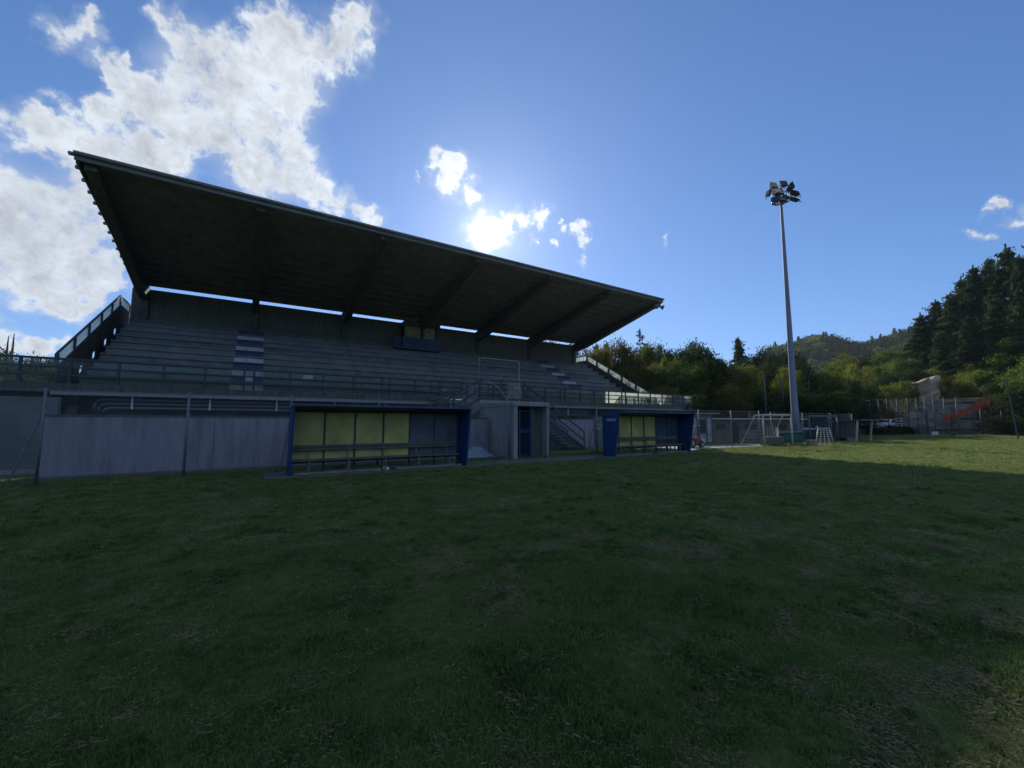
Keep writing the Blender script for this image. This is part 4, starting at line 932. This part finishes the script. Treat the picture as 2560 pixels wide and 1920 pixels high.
# ------------------------------------------------------------------ trees
rs = np.random.RandomState(11)
def quads_mesh(name, C, S, Nrm=None, aspect=1.6, m=None):
    """leaf cards: centres C (n,3), sizes S (n,), random orientation"""
    n = len(C); a = rs.normal(size=(n,3)); a /= np.linalg.norm(a,axis=1)[:,None]
    if Nrm is not None: a = a*.8+Nrm; a /= np.linalg.norm(a,axis=1)[:,None]
    b = np.cross(a, rs.normal(size=(n,3))); b /= np.linalg.norm(b,axis=1)[:,None]; c = np.cross(a,b)
    s = S[:,None]; v = np.stack([C-b*s*aspect*.5, C+c*s*.38, C+b*s*aspect*.5, C-c*s*.38],1).reshape(-1,3)
    me = bpy.data.meshes.new(name); me.vertices.add(4*n); me.vertices.foreach_set('co', v.astype('f').ravel())
    me.loops.add(4*n); me.loops.foreach_set('vertex_index', np.arange(4*n, dtype='i'))
    me.polygons.add(n); me.polygons.foreach_set('loop_start', np.arange(0,4*n,4,dtype='i')); me.polygons.foreach_set('loop_total', np.full(n,4,dtype='i'))
    me.update(calc_edges=True)
    if m: me.materials.append(m)
    return me
def crown_broad(seed, dens=1., thin=False, n_cl=130, per=80):
    """unit tree: height 1, crown radius ~.5 (scaled by the object)"""
    r = np.random.RandomState(seed); C = []; S = []
    lobes = [(r.uniform(-.22,.22), r.uniform(-.22,.22), r.uniform(.38,.80), r.uniform(.18,.30)) for _ in range(7)] + [(0,0,.62,.34)]
    for k in range(n_cl):
        lx, ly, lz, lr = lobes[r.randint(len(lobes))]
        d = r.normal(size=3); d /= np.linalg.norm(d); d[2] = d[2]*.9+.1
        c = np.array([lx,ly,lz])+d*np.array([lr,lr,lr*.75])*r.uniform(.75,1.08)
        q = np.hypot(c[0],c[1]); 
        if c[2] > .97: c[2] = .97-r.uniform(0,.05)
        m_ = per if not thin else per//3; cs = r.uniform(.035,.075)
        pts = c+r.normal(size=(m_,3))*np.array([cs,cs,cs*.6]); C.append(pts); S.append(r.uniform(.015,.029,m_))
    # low skirt
    for k in range(int(n_cl*.25)):
        a = r.uniform(0,6.28); c = np.array([.36*np.cos(a),.36*np.sin(a),r.uniform(.12,.4)])*np.array([r.uniform(.5,1.1)]*2+[1]); pts = c+r.normal(size=(per//2,3))*.05; C.append(pts); S.append(r.uniform(.018,.034,per//2))
    return np.concatenate(C), np.concatenate(S)
def crown_conifer(seed, dead=False, nb=150):
    r = np.random.RandomState(seed); C = []; S = []; Nn = []
    if dead: nb = 60
    for i in range(nb):
        z = .06+.90*(i+r.rand())/nb; R_ = .5*(1-z)**.9+.012; lump = .75+.5*r.rand()**2
        a = i*2.4+r.uniform(-.5,.5); L_ = R_*lump*(r.uniform(.7,1.1) if r.rand() > .12 else 1.25); n = int((60 if dead else 230)*L_/.4)+10
        t = r.uniform(.08 if not dead else .3,1,n)**.75; rise = r.uniform(-.02,.05)
        w = (.06*(1-t)+.016)*(1 if not dead else .6); off = r.normal(size=n)*w
        x = np.cos(a)*L_*t-np.sin(a)*off; y = np.sin(a)*L_*t+np.cos(a)*off; zz = z+rise*t-.075*t*t*(L_/.4)-np.abs(r.normal(size=n))*.010
        C.append(np.stack([x,y,zz],1)); S.append(r.uniform(.016,.030,n)*(1 if not dead else .7)); Nn.append(np.tile([0,0,.9],(n,1)))
    n = 90; u = r.rand(n); zt = .88+.12*u; C.append(np.stack([r.normal(size=n)*.02*(1.05-u),r.normal(size=n)*.02*(1.05-u),zt],1)); S.append(np.full(n,.015)); Nn.append(np.zeros((n,3)))
    return np.concatenate(C), np.concatenate(S), np.concatenate(Nn)
def crown_cypress(seed):
    r = np.random.RandomState(seed); n = 3000; z = r.uniform(.04,1,n); R_ = .5*np.sin(np.clip((1-z)*1.3+.08,0,1.57))*(r.uniform(.5,1.,n))
    a = r.uniform(0,6.28,n); return np.stack([R_*np.cos(a),R_*np.sin(a),z],1), r.uniform(.02,.035,n)
def trunk_mb(kind, seed, rad):
    r = random.Random(seed); mb = MB()
    top = .97 if kind in ('c','dead') else .7
    mb.tube([(0,0,-.03),(r.uniform(-.01,.01),0,.3),(0,r.uniform(-.01,.01),top)], [rad, rad*.7, rad*.12], 8)
    if kind not in ('c','s','dead'):
        for i in range(9):
            a = r.uniform(0,6.28); z = r.uniform(.22,.55); l = r.uniform(.2,.36)
            mb.tube([(0,0,z),(l*.5*math.cos(a),l*.5*math.sin(a),z+.1),(l*math.cos(a),l*math.sin(a),z+.26)], [rad*.45, rad*.3, rad*.08], 5)
    if kind == 'dead':
        for i in range(26):
            a = r.uniform(0,6.28); z = r.uniform(.2,.93); l = .42*(1-z)+.04
            mb.tube([(0,0,z),(l*math.cos(a),l*math.sin(a),z-.03)], [rad*.2, rad*.06], 4)
    return mb
CR = {}
def crown_mesh(kind, var):
    key = (kind, var)
    if key in CR: return CR[key]
    if kind in ('c',): C, S, Nn = crown_conifer(var+20); me = quads_mesh('crown', C, S, Nn, 2.0, LM['c'])
    elif kind == 'dead': C, S, Nn = crown_conifer(var+50, True); me = quads_mesh('crown', C, S, Nn, 2.0, LM['dead'])
    elif kind == 's': C, S = crown_cypress(var+5); me = quads_mesh('crown', C, S, None, 1.8, LM['s'])
    else:
        C, S = crown_broad(var+ord(kind[0]), thin=(kind == 't')); me = quads_mesh('crown', C, S, None, 1.5, LM[kind])
    CR[key] = me; return me
TK = {}
def trunk_mesh(kind, var):
    key = (kind in ('c','dead'), kind == 'dead', var % 2)
    if key not in TK:
        mb = trunk_mb(kind, var, .030 if kind in ('c','dead') else .035); me = bpy.data.meshes.new('trunk'); me.from_pydata(mb.v, [], mb.f); me.materials.append(M['bark']); TK[key] = me
    return TK[key]
KN = {'b':('broadleaf_tree','rounded green broadleaf tree'),'d':('broadleaf_tree','dense dark green broadleaf tree'),'o':('broadleaf_tree','olive-brown broadleaf tree'),
      'y':('broadleaf_tree','yellow-green broadleaf tree'),'t':('thin_tree','thin sparse tree'),'k':('broadleaf_tree','blackish green bushy tree'),
      'c':('cedar_tree','dark layered cedar'),'s':('cypress_tree','slim dark cypress'),'dead':('conifer_tree','half bare brownish conifer')}
TREES=[
  (38.0, 49.0, 14.3, 3.7, 'b', 'A') ,
  (40.6, 44.1, 14.0, 4.1, 't', 'A') ,
  (45.2, 45.3, 13.9, 4.9, 'b', 'A') ,
  (43.0, 38.9, 12.5, 5.0, 'o', 'A') ,
  (52.0, 40.6, 13.8, 4.9, 'b', 'A') ,
  (40.8, 36.9, 9.0, 3.6, 'o', 'A') ,
  (46.2, 38.2, 9.9, 4.5, 'o', 'A') ,
  (46.7, 34.5, 10.6, 4.8, 'b', 'A') ,
  (51.4, 34.7, 13.4, 7.3, 'd', 'A') ,
  (47.7, 29.3, 10.0, 4.5, 'd', 'A') ,
  (42.5, 30.0, 6.8, 5.2, 'd', 'A') ,
  (39.3, 30.9, 6.1, 4.2, 'o', 'A') ,
  (56.9, 33.4, 11.4, 4.6, 'd', 'A') ,
  (52.5, 29.0, 9.2, 4.7, 'o', 'A') ,
  (69.3, 35.9, 13.2, 5.3, 'k', 'A') ,
  (73.8, 35.8, 14.5, 6.2, 'k', 'A') ,
  (82.2, 36.7, 15.6, 5.9, 'k', 'A') ,
  (78.5, 32.6, 14.3, 6.2, 'k', 'A') ,
  (55.2, 28.2, 9.1, 4.2, 'y', 'A') ,
  (59.7, 28.1, 10.3, 4.9, 'd', 'A') ,
  (56.7, 25.0, 8.5, 4.1, 'y', 'A') ,
  (64.8, 26.5, 10.5, 4.5, 'k', 'A') ,
  (65.5, 24.7, 9.1, 4.9, 'b', 'A') ,
  (71.7, 25.2, 9.9, 4.1, 'y', 'A') ,
  (75.9, 25.3, 8.9, 4.9, 'd', 'A') ,
  (37.5, 44.2, 12.9, 4.5, 'd', 'A') ,
  (38.8, 40.4, 12.3, 4.3, 'o', 'A') ,
  (43.4, 41.4, 13.4, 4.0, 't', 'A') ,
  (46.7, 40.7, 12.8, 5.3, 'd', 'A') ,
  (53.0, 42.5, 15.0, 5.1, 'b', 'A') ,
  (52.1, 37.2, 13.1, 6.4, 'd', 'A') ,
  (55.6, 35.5, 13.8, 5.9, 'd', 'A') ,
  (45.0, 29.8, 8.8, 4.4, 'b', 'A') ,
  (48.1, 28.6, 8.6, 4.4, 'o', 'A') ,
  (63.5, 33.9, 11.4, 4.9, 'd', 'A') ,
  (77.2, 37.9, 14.2, 5.8, 'd', 'A') ,
  (43.6, 24.5, 5.6, 4.3, 'o', 'A') ,
  (48.4, 24.0, 5.3, 5.0, 'd', 'A') ,
  (51.2, 22.7, 5.3, 5.0, 'd', 'A') ,
  (53.9, 21.4, 5.4, 5.1, 'd', 'A') ,
  (58.4, 20.7, 5.5, 5.3, 'd', 'A') ,
  (40.3, 26.1, 5.1, 4.7, 'd', 'A') ,
  (37.3, 26.9, 4.3, 4.2, 'd', 'A') ,
  (57.5, 48.2, 18.0, 7.8, 'dead', 'dead') ,
  (46.0, 47.3, 14.4, 2.9, 'c', 'ca') ,
  (50.0, 49.0, 15.1, 3.0, 'c', 'cb') ,
  (74.8, 40.3, 17.1, 6.2, 'c', 'cc') ,
  (73.5, 31.6, 13.1, 3.3, 'c', 'cd') ,
  (113.7, 38.3, 13.6, 6.9, 'y', 'B') ,
  (134.3, 39.7, 12.0, 7.3, 'd', 'B') ,
  (100.0, 31.9, 11.5, 5.5, 'y', 'B') ,
  (120.5, 33.2, 9.3, 6.4, 'b', 'B') ,
  (130.9, 32.9, 11.9, 7.7, 'b', 'B') ,
  (104.3, 28.0, 9.3, 4.7, 'd', 'B') ,
  (116.7, 27.9, 10.3, 6.8, 'b', 'B') ,
  (109.2, 24.7, 8.9, 4.7, 'd', 'B') ,
  (91.3, 26.4, 8.7, 4.2, 'd', 'B') ,
  (87.8, 27.6, 8.3, 4.8, 'd', 'B') ,
  (89.9, 23.7, 8.2, 4.0, 'y', 'B') ,
  (93.3, 22.5, 8.2, 4.1, 'b', 'B') ,
  (81.6, 27.3, 6.8, 5.2, 'd', 'B') ,
  (79.0, 28.5, 8.7, 4.6, 'o', 'B') ,
  (127.2, 26.7, 8.7, 8.1, 'b', 'B') ,
  (109.9, 21.6, 7.3, 4.6, 'b', 'B') ,
  (102.3, 19.0, 7.1, 4.2, 'o', 'B') ,
  (106.6, 17.4, 8.0, 5.7, 'y', 'B') ,
  (98.5, 17.2, 6.8, 4.0, 'y', 'B') ,
  (104.8, 15.8, 7.3, 5.5, 'b', 'B') ,
  (109.0, 14.5, 8.0, 6.3, 'b', 'B') ,
  (107.3, 12.3, 11.3, 7.4, 'b', 'B') ,
  (95.4, 10.5, 8.1, 5.9, 'b', 'B') ,
  (95.2, 12.4, 7.1, 5.4, 'd', 'B') ,
  (89.6, 8.0, 10.3, 6.5, 'b', 'B') ,
  (83.6, 8.4, 6.5, 6.1, 'd', 'B') ,
  (91.0, 13.2, 5.1, 2.9, 'o', 'B') ,
  (80.4, 24.5, 4.6, 4.4, 'd', 'B') ,
  (76.0, 25.1, 3.6, 3.6, 'd', 'B') ,
  (122.2, 26.2, 18.2, 9.6, 'c', 'C') ,
  (127.6, 24.7, 19.3, 10.7, 'c', 'C') ,
  (120.2, 21.0, 20.4, 10.7, 'c', 'C') ,
  (126.4, 20.3, 22.9, 10.2, 'c', 'C') ,
  (122.7, 17.9, 24.5, 10.6, 'c', 'C') ,
  (128.9, 16.6, 24.5, 10.9, 'c', 'C') ,
  (121.3, 13.3, 26.6, 11.6, 'c', 'C') ,
  (115.5, 11.2, 24.5, 10.1, 'c', 'C') ,
  (117.6, 9.3, 26.7, 10.8, 'c', 'C') ,
  (111.1, 14.1, 18.6, 10.0, 'c', 'C') ,
  (108.7, 17.1, 16.3, 9.4, 'c', 'C') ,
  (112.0, 21.5, 13.9, 8.5, 'c', 'C') ,
  (107.4, 11.1, 16.8, 10.0, 'c', 'C') ,
  (-25.2, 73.8, 11.8, 0.4, 's', 'D') ,
  (-24.8, 73.9, 12.2, 0.4, 's', 'D') ,
  (-18.4, 57.1, 8.3, 4.5, 'd', 'D') ,
  (-16.6, 55.6, 8.2, 2.2, 'd', 'D') ,
  (-19.9, 54.5, 8.5, 4.5, 'd', 'D') ,
  (-16.9, 49.2, 7.0, 3.8, 'd', 'D') ,
  (-15.0, 51.9, 6.8, 3.2, 'd', 'D') ,
  (-14.4, 54.1, 6.5, 2.6, 'b', 'D') ,
  (-14.0, 45.9, 5.5, 2.8, 'd', 'D') ,
  (-16.7, 45.0, 5.1, 3.4, 'b', 'D') ,
]
PLACE = {'A':'in the tree belt right of the stand','B':'on the slope beyond the pitch','C':'at the right edge','D':'beyond the left end of the deck'}
UNIQ = {'dead':'half bare brownish conifer standing clear above the trees right of the roof tip','ca':'left one of two small conifer tips just right of the stand wall','cb':'right one of two small conifer tips just right of the stand wall','cc':'dark tiered cedar standing against the sky left of the floodlight mast','cd':'slender dark conifer directly left of the floodlight mast'}
ORD = ['first','second','third','fourth','fifth','sixth','seventh','eighth','ninth','tenth','eleventh','twelfth','thirteenth','fourteenth','fifteenth','sixteenth','seventeenth','eighteenth','nineteenth','twentieth','twenty-first','twenty-second','twenty-third','twenty-fourth']
def bearing(x, y): return -math.atan2(y, x)      # grows from left to right as seen from the pitch
def ranks(items):
    """items: (key, x, y) -> (rank, size) of each among its key, left to right"""
    out = []
    for k, x, y in items:
        same = sorted(bearing(a, b) for kk, a, b in items if kk == k); out.append((same.index(bearing(x, y)), len(same)))
    return out
RK = ranks([((KN[k_][1], tg_), x_, y_) for x_, y_, h_, w_, k_, tg_ in TREES])
for i, (x, y, h, wd, kind, tg) in enumerate(TREES):
    var = i % 3; z = ground_z(x, y)
    if tg in UNIQ: lab = UNIQ[tg]; grp = None
    else:
        r_, n_ = RK[i]; lab = (ORD[r_]+' '+KN[kind][1]+' from left '+PLACE[tg]) if n_ > 1 else 'only '+KN[kind][1]+' '+PLACE[tg]
        grp = KN[kind][1]+' '+{'A':'belt right of the stand','B':'far slope','C':'right edge','D':'left of the stand'}[tg]
        if kind == 's': lab = ['shorter left one of two slim dark cypresses above the left deck railing','taller right one of two slim dark cypresses above the left deck railing'][r_]
    t = thing(KN[kind][0], lab, 'tree', (x, y, z-.1), grp, rz=random.uniform(0,6.28))
    sx = max(wd, h*.35 if kind != 's' else .1)*(1.15 if kind != 's' else 1.9); sx *= (1.05 if tg not in UNIQ else 1.15) if kind == 'c' else (1.3 if kind == 'dead' else 1.0)
    for nm, me in (('trunk', trunk_mesh(kind, var)), ('crown', crown_mesh(kind, var))):
        o = bpy.data.objects.new(nm, me); col.objects.link(o); o.parent = t; o.scale = (sx, sx*random.uniform(.9,1.1), h*1.02)
# understorey: shrubs closing the foot of the belts
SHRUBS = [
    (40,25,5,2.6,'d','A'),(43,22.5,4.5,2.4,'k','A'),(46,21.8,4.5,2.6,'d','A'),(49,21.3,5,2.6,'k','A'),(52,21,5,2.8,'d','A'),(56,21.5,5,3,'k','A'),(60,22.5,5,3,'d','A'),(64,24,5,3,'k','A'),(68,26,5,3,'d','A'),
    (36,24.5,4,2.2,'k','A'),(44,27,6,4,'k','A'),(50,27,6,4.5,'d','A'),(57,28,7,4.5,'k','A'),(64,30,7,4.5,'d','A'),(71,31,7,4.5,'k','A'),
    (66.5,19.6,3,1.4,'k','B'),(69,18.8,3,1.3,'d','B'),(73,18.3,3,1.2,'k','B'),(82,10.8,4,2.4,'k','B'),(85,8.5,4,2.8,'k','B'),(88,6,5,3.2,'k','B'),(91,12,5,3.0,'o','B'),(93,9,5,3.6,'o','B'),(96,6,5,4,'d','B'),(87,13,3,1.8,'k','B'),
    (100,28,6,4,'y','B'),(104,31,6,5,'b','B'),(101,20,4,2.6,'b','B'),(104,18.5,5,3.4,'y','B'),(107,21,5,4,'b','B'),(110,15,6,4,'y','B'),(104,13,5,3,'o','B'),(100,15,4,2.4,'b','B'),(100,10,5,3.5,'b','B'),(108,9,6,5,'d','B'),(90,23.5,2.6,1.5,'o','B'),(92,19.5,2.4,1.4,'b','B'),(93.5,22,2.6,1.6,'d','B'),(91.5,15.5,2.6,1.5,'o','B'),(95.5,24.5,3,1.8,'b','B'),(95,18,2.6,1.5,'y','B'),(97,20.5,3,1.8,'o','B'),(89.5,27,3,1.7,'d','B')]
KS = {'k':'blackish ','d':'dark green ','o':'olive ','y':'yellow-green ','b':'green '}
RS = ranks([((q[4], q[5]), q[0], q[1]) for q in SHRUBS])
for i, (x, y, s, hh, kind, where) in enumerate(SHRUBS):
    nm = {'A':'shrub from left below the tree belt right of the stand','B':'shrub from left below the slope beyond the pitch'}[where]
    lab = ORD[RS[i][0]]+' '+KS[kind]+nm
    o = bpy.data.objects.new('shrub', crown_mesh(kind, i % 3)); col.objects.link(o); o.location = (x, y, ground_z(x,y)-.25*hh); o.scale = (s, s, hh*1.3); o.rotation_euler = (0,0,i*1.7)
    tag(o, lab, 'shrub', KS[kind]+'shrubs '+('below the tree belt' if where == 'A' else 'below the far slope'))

# far forest on the hills: one mass, instanced crowns
def points_instancer(name, P, Sc, idx, meshes, tilt=0.):
    me = bpy.data.meshes.new(name); n = len(P); me.vertices.add(n); me.vertices.foreach_set('co', np.asarray(P,'f').ravel())
    a = me.attributes.new('sc','FLOAT','POINT'); a.data.foreach_set('value', np.asarray(Sc,'f'))
    b = me.attributes.new('ix','INT','POINT'); b.data.foreach_set('value', np.asarray(idx,'i'))
    c = me.attributes.new('rt','FLOAT_VECTOR','POINT'); rot = np.stack([rs.normal(size=n)*tilt, rs.normal(size=n)*tilt, rs.uniform(0,6.28,n)],1); c.data.foreach_set('vector', rot.astype('f').ravel())
    o = bpy.data.objects.new(name, me); col.objects.link(o)
    ng = bpy.data.node_groups.new(name+'_scatter','GeometryNodeTree')
    ng.interface.new_socket('Geometry', in_out='INPUT', socket_type='NodeSocketGeometry'); ng.interface.new_socket('Geometry', in_out='OUTPUT', socket_type='NodeSocketGeometry')
    gi = ng.nodes.new('NodeGroupInput'); go = ng.nodes.new('NodeGroupOutput'); ip = ng.nodes.new('GeometryNodeInstanceOnPoints')
    jn = ng.nodes.new('GeometryNodeGeometryToInstance')
    c2 = bpy.data.collections.new(name+'_kinds')   # holder of the instanced pieces, not linked to the scene
    for k, m_ in enumerate(meshes):
        ob = bpy.data.objects.new(name+'_piece', m_); c2.objects.link(ob); ob.name = '%s_%02d' % (name+'_piece', k)
    ci = ng.nodes.new('GeometryNodeCollectionInfo'); ci.inputs['Collection'].default_value = c2; ci.inputs['Separate Children'].default_value = True; ci.inputs['Reset Children'].default_value = True
    def attr(nm, dt):
        q = ng.nodes.new('GeometryNodeInputNamedAttribute'); q.data_type = dt; q.inputs['Name'].default_value = nm; return q.outputs['Attribute']
    L = ng.links.new
    L(gi.outputs[0], ip.inputs['Points']); L(ci.outputs[0], ip.inputs['Instance']); ip.inputs['Pick Instance'].default_value = True
    L(attr('ix','INT'), ip.inputs['Instance Index']); L(attr('rt','FLOAT_VECTOR'), ip.inputs['Rotation']); L(attr('sc','FLOAT'), ip.inputs['Scale'])
    L(ip.outputs[0], go.inputs[0])
    md = o.modifiers.new('scatter','NODES'); md.node_group = ng
    return o
def forest():
    ms = []
    for k, (kd, n_) in enumerate((('k',26),('d',26),('b',26),('o',26),('c',0),('y',26))):
        if kd == 'c': C, S, Nn = crown_conifer(70, nb=60); sel = rs.rand(len(C)) < .2; me = quads_mesh('far_conifer', C[sel]*np.array([.7,.7,1.15]), S[sel]*2.4, None, 1.3, LM['c'])
        else: C, S = crown_broad(90+k, n_cl=40, per=14); me = quads_mesh('far_crown', C*np.array([1.0,1.0,.9]), S*2.3, None, 1.3, LM[kd])
        ms.append(me)
    P = []; Sc = []; Ix = []
    for _ in range(9000):
        a = rs.uniform(2, 52); d = 165+rs.rand()**.8*(430); 
        x = d*math.cos(R(a)); y = d*math.sin(R(a)); z = terr(x,y)
        if d > 540: continue
        s = rs.uniform(7,13)*(1+d/1500)
        P.append((x,y,z-1.5)); Sc.append(s); q = rs.rand(); Ix.append(0 if q<.3 else 1 if q<.55 else 2 if q<.72 else 3 if q<.82 else 4 if q<.92 else 5)
    for _ in range(1400):   # the far side of the valley to the left of the stand, and behind it
        a = rs.uniform(52, 135); d = rs.uniform(95, 230); x = d*math.cos(R(a)); y = d*math.sin(R(a)); P.append((x,y,terr(x,y)-1)); Sc.append(rs.uniform(5,8)); Ix.append(rs.randint(6))
    o = points_instancer('forest', P, Sc, Ix, ms, .06); tag(o, 'dark wooded hills closing the valley behind the pitch', 'forest', kind='stuff')
forest()

# ------------------------------------------------------------------ grass
def blade_tuft(name, n, hmin, hmax, rad, w, m, lean=.5, leaf=False):
    r = np.random.RandomState(abs(hash(name)) % 1000 if False else len(name)*7+n); vs = []; fs = []
    for i in range(n):
        a = r.uniform(0,6.28); q = rad*math.sqrt(r.rand()); x, y = q*math.cos(a), q*math.sin(a); h = r.uniform(hmin,hmax)
        b = r.uniform(0,6.28); dx, dy = math.cos(b), math.sin(b); ln = h*r.uniform(.1,lean); px_, py_ = -dy*w*.5, dx*w*.5; o = len(vs)
        c = r.uniform(0,6.28); px_, py_ = math.cos(c)*w*.5, math.sin(c)*w*.5
        vs += [(x-px_,y-py_,0),(x+px_,y+py_,0),(x+dx*ln*.35+px_*.8,y+dy*ln*.35+py_*.8,h*.55),(x+dx*ln*.35-px_*.8,y+dy*ln*.35-py_*.8,h*.55),(x+dx*ln,y+dy*ln,h*(.98-.35*(ln/h)))]
        fs += [(o,o+1,o+2,o+3),(o+3,o+2,o+4)]
    me = bpy.data.meshes.new(name); me.from_pydata(vs,[],fs); me.materials.append(m); return me
def straw(name, n, L_, rad, w, m):
    r = np.random.RandomState(n+5); vs = []; fs = []
    for i in range(n):
        a = r.uniform(0,6.28); q = rad*math.sqrt(r.rand()); x, y = q*math.cos(a), q*math.sin(a); l = L_*r.uniform(.5,1.2); b = r.uniform(0,6.28); z = r.uniform(.015,.035); dz = r.uniform(-.02,.008)
        dx, dy = math.cos(b), math.sin(b); o = len(vs); cx_ = r.uniform(-.10,.10)*l
        vs += [(x-dy*w,y+dx*w,z),(x+dy*w,y-dx*w,z),(x+dx*l*.5-dy*cx_,y+dy*l*.5+dx*cx_,z+max(0,dz)+.006),(x+dx*l*.5-dy*(cx_+w),y+dy*l*.5+dx*(cx_+w),z+max(0,dz)),(x+dx*l,y+dy*l,z+.004)]
        fs += [(o,o+1,o+2,o+3),(o+3,o+2,o+4)]
    me = bpy.data.meshes.new(name); me.from_pydata(vs,[],fs); me.materials.append(m); return me
def weed(name, n, m, seed):
    r = random.Random(seed); vs = []; fs = []
    for i in range(n):
        a = 6.283*i/n+r.uniform(-.3,.3); l = r.uniform(.04,.075); w = l*.38; dx, dy = math.cos(a), math.sin(a); o = len(vs)
        for t, ww, z in ((.1,.15,.012),(.5,1,.035),(.85,.7,.03),(1.05,.05,.018)):
            for s in (-1,1): vs.append((dx*l*t-dy*w*ww*s*.5, dy*l*t+dx*w*ww*s*.5, z+(.006 if s else 0)))
        for k in range(3): fs.append((o+2*k,o+2*k+1,o+2*k+3,o+2*k+2))
    me = bpy.data.meshes.new(name); me.from_pydata(vs,[],fs); me.materials.append(m); return me
GM = leaf_mat('grass_blade', (.032,.075,.022), (.155,.215,.068), .45, ns=1.7, isl=.7)
GD = leaf_mat('dry_blade', (.12,.105,.055), (.30,.26,.15), .30, ns=2.5, isl=.8)
GW = leaf_mat('weed_leaf', (.035,.075,.02), (.06,.11,.03), .30)
def vnoise(x, y, s, seed):
    xs_ = x/s+seed*17.3; ys_ = y/s+seed*9.1; xi = np.floor(xs_); yi = np.floor(ys_); fx = xs_-xi; fy = ys_-yi; fx = fx*fx*(3-2*fx); fy = fy*fy*(3-2*fy)
    def h(a, b): q = np.sin(a*127.1+b*311.7+seed*3.1)*43758.5453; return q-np.floor(q)
    return (h(xi,yi)*(1-fx)+h(xi+1,yi)*fx)*(1-fy)+(h(xi,yi+1)*(1-fx)+h(xi+1,yi+1)*fx)*fy
def grass():
    ms = [blade_tuft('tuft_a',16,.025,.06,.05,.0045,GM,.9), blade_tuft('tuft_bb',16,.02,.05,.05,.004,GM,1.1), blade_tuft('tuft_ccc',14,.04,.085,.045,.005,GM,.8),
          straw('straw',12,.05,.08,.0007,GD), blade_tuft('dry_tuft',9,.03,.07,.05,.003,GD,1.2), weed('weed',7,GW,1), weed('weed2',6,GW,2)]
    order = sorted(range(len(ms)), key=lambda k: k)
    P = []; Sc = []; Ix = []
    def zone(n, d0, d1, a0, a1, sc, pw, near=False):
        d = (d0**pw+(d1**pw-d0**pw)*rs.rand(n))**(1/pw); a = np.radians(rs.uniform(a0,a1,n)); x = d*np.cos(a); y = d*np.sin(a)
        nn = .38*vnoise(x,y,1.1,1)+.37*vnoise(x,y,.42,2)+.25*vnoise(x,y,.16,3); dry = nn > .635
        ok = (rs.rand(n) < np.where(nn > .7, .6, 1.)) & ~((y > 12.75) & (y < 14.6) & (x > .4) & (x < 20.3)) & ~((y > 16.2) & (x > -16) & (x < 33)) & ~((y > 14.2) & (x > 20.6) & (x < 40))
        lush = vnoise(x,y,.7,5)
        x, y, dry, lush, nn = x[ok], y[ok], dry[ok], lush[ok], nn[ok]; m = len(x); q = rs.rand(m)
        ix = np.where(dry, np.where(q < .34, 3, np.where(q < .55, 4, 1)), np.where(q < .07, 3, np.where(q < .11, 4, np.where(lush > .68, 2, np.where(q < .5, 0, 1)))))
        if near: ix = np.where((rs.rand(m) < .006+.03*(vnoise(x,y,.5,7) > .74)) & (ix < 3), 5+(rs.rand(m) > .5), ix)
        P.append(np.stack([x,y,np.full(m,-.004)],1)); Sc.append(rs.uniform(.6,1.25,m)*sc*(.55+.9*vnoise(x,y,.33,9))); Ix.append(ix)
    zone(60000, 1.2, 6, 2, 113, .85, 2, True)
    zone(60000, 6, 14, 3, 112, 1.15, 1.6, True)
    zone(50000, 14, 32, 4, 110, 1.7, 1.5)
    zone(30000, 32, 72, 5, 30, 2.4, 1.5)
    o = points_instancer('grass', np.concatenate(P), np.concatenate(Sc), np.concatenate(Ix), ms, .12)
    tag(o, 'short patchy turf with dry straw and broad-leaved weeds', 'grass', kind='stuff')
grass()
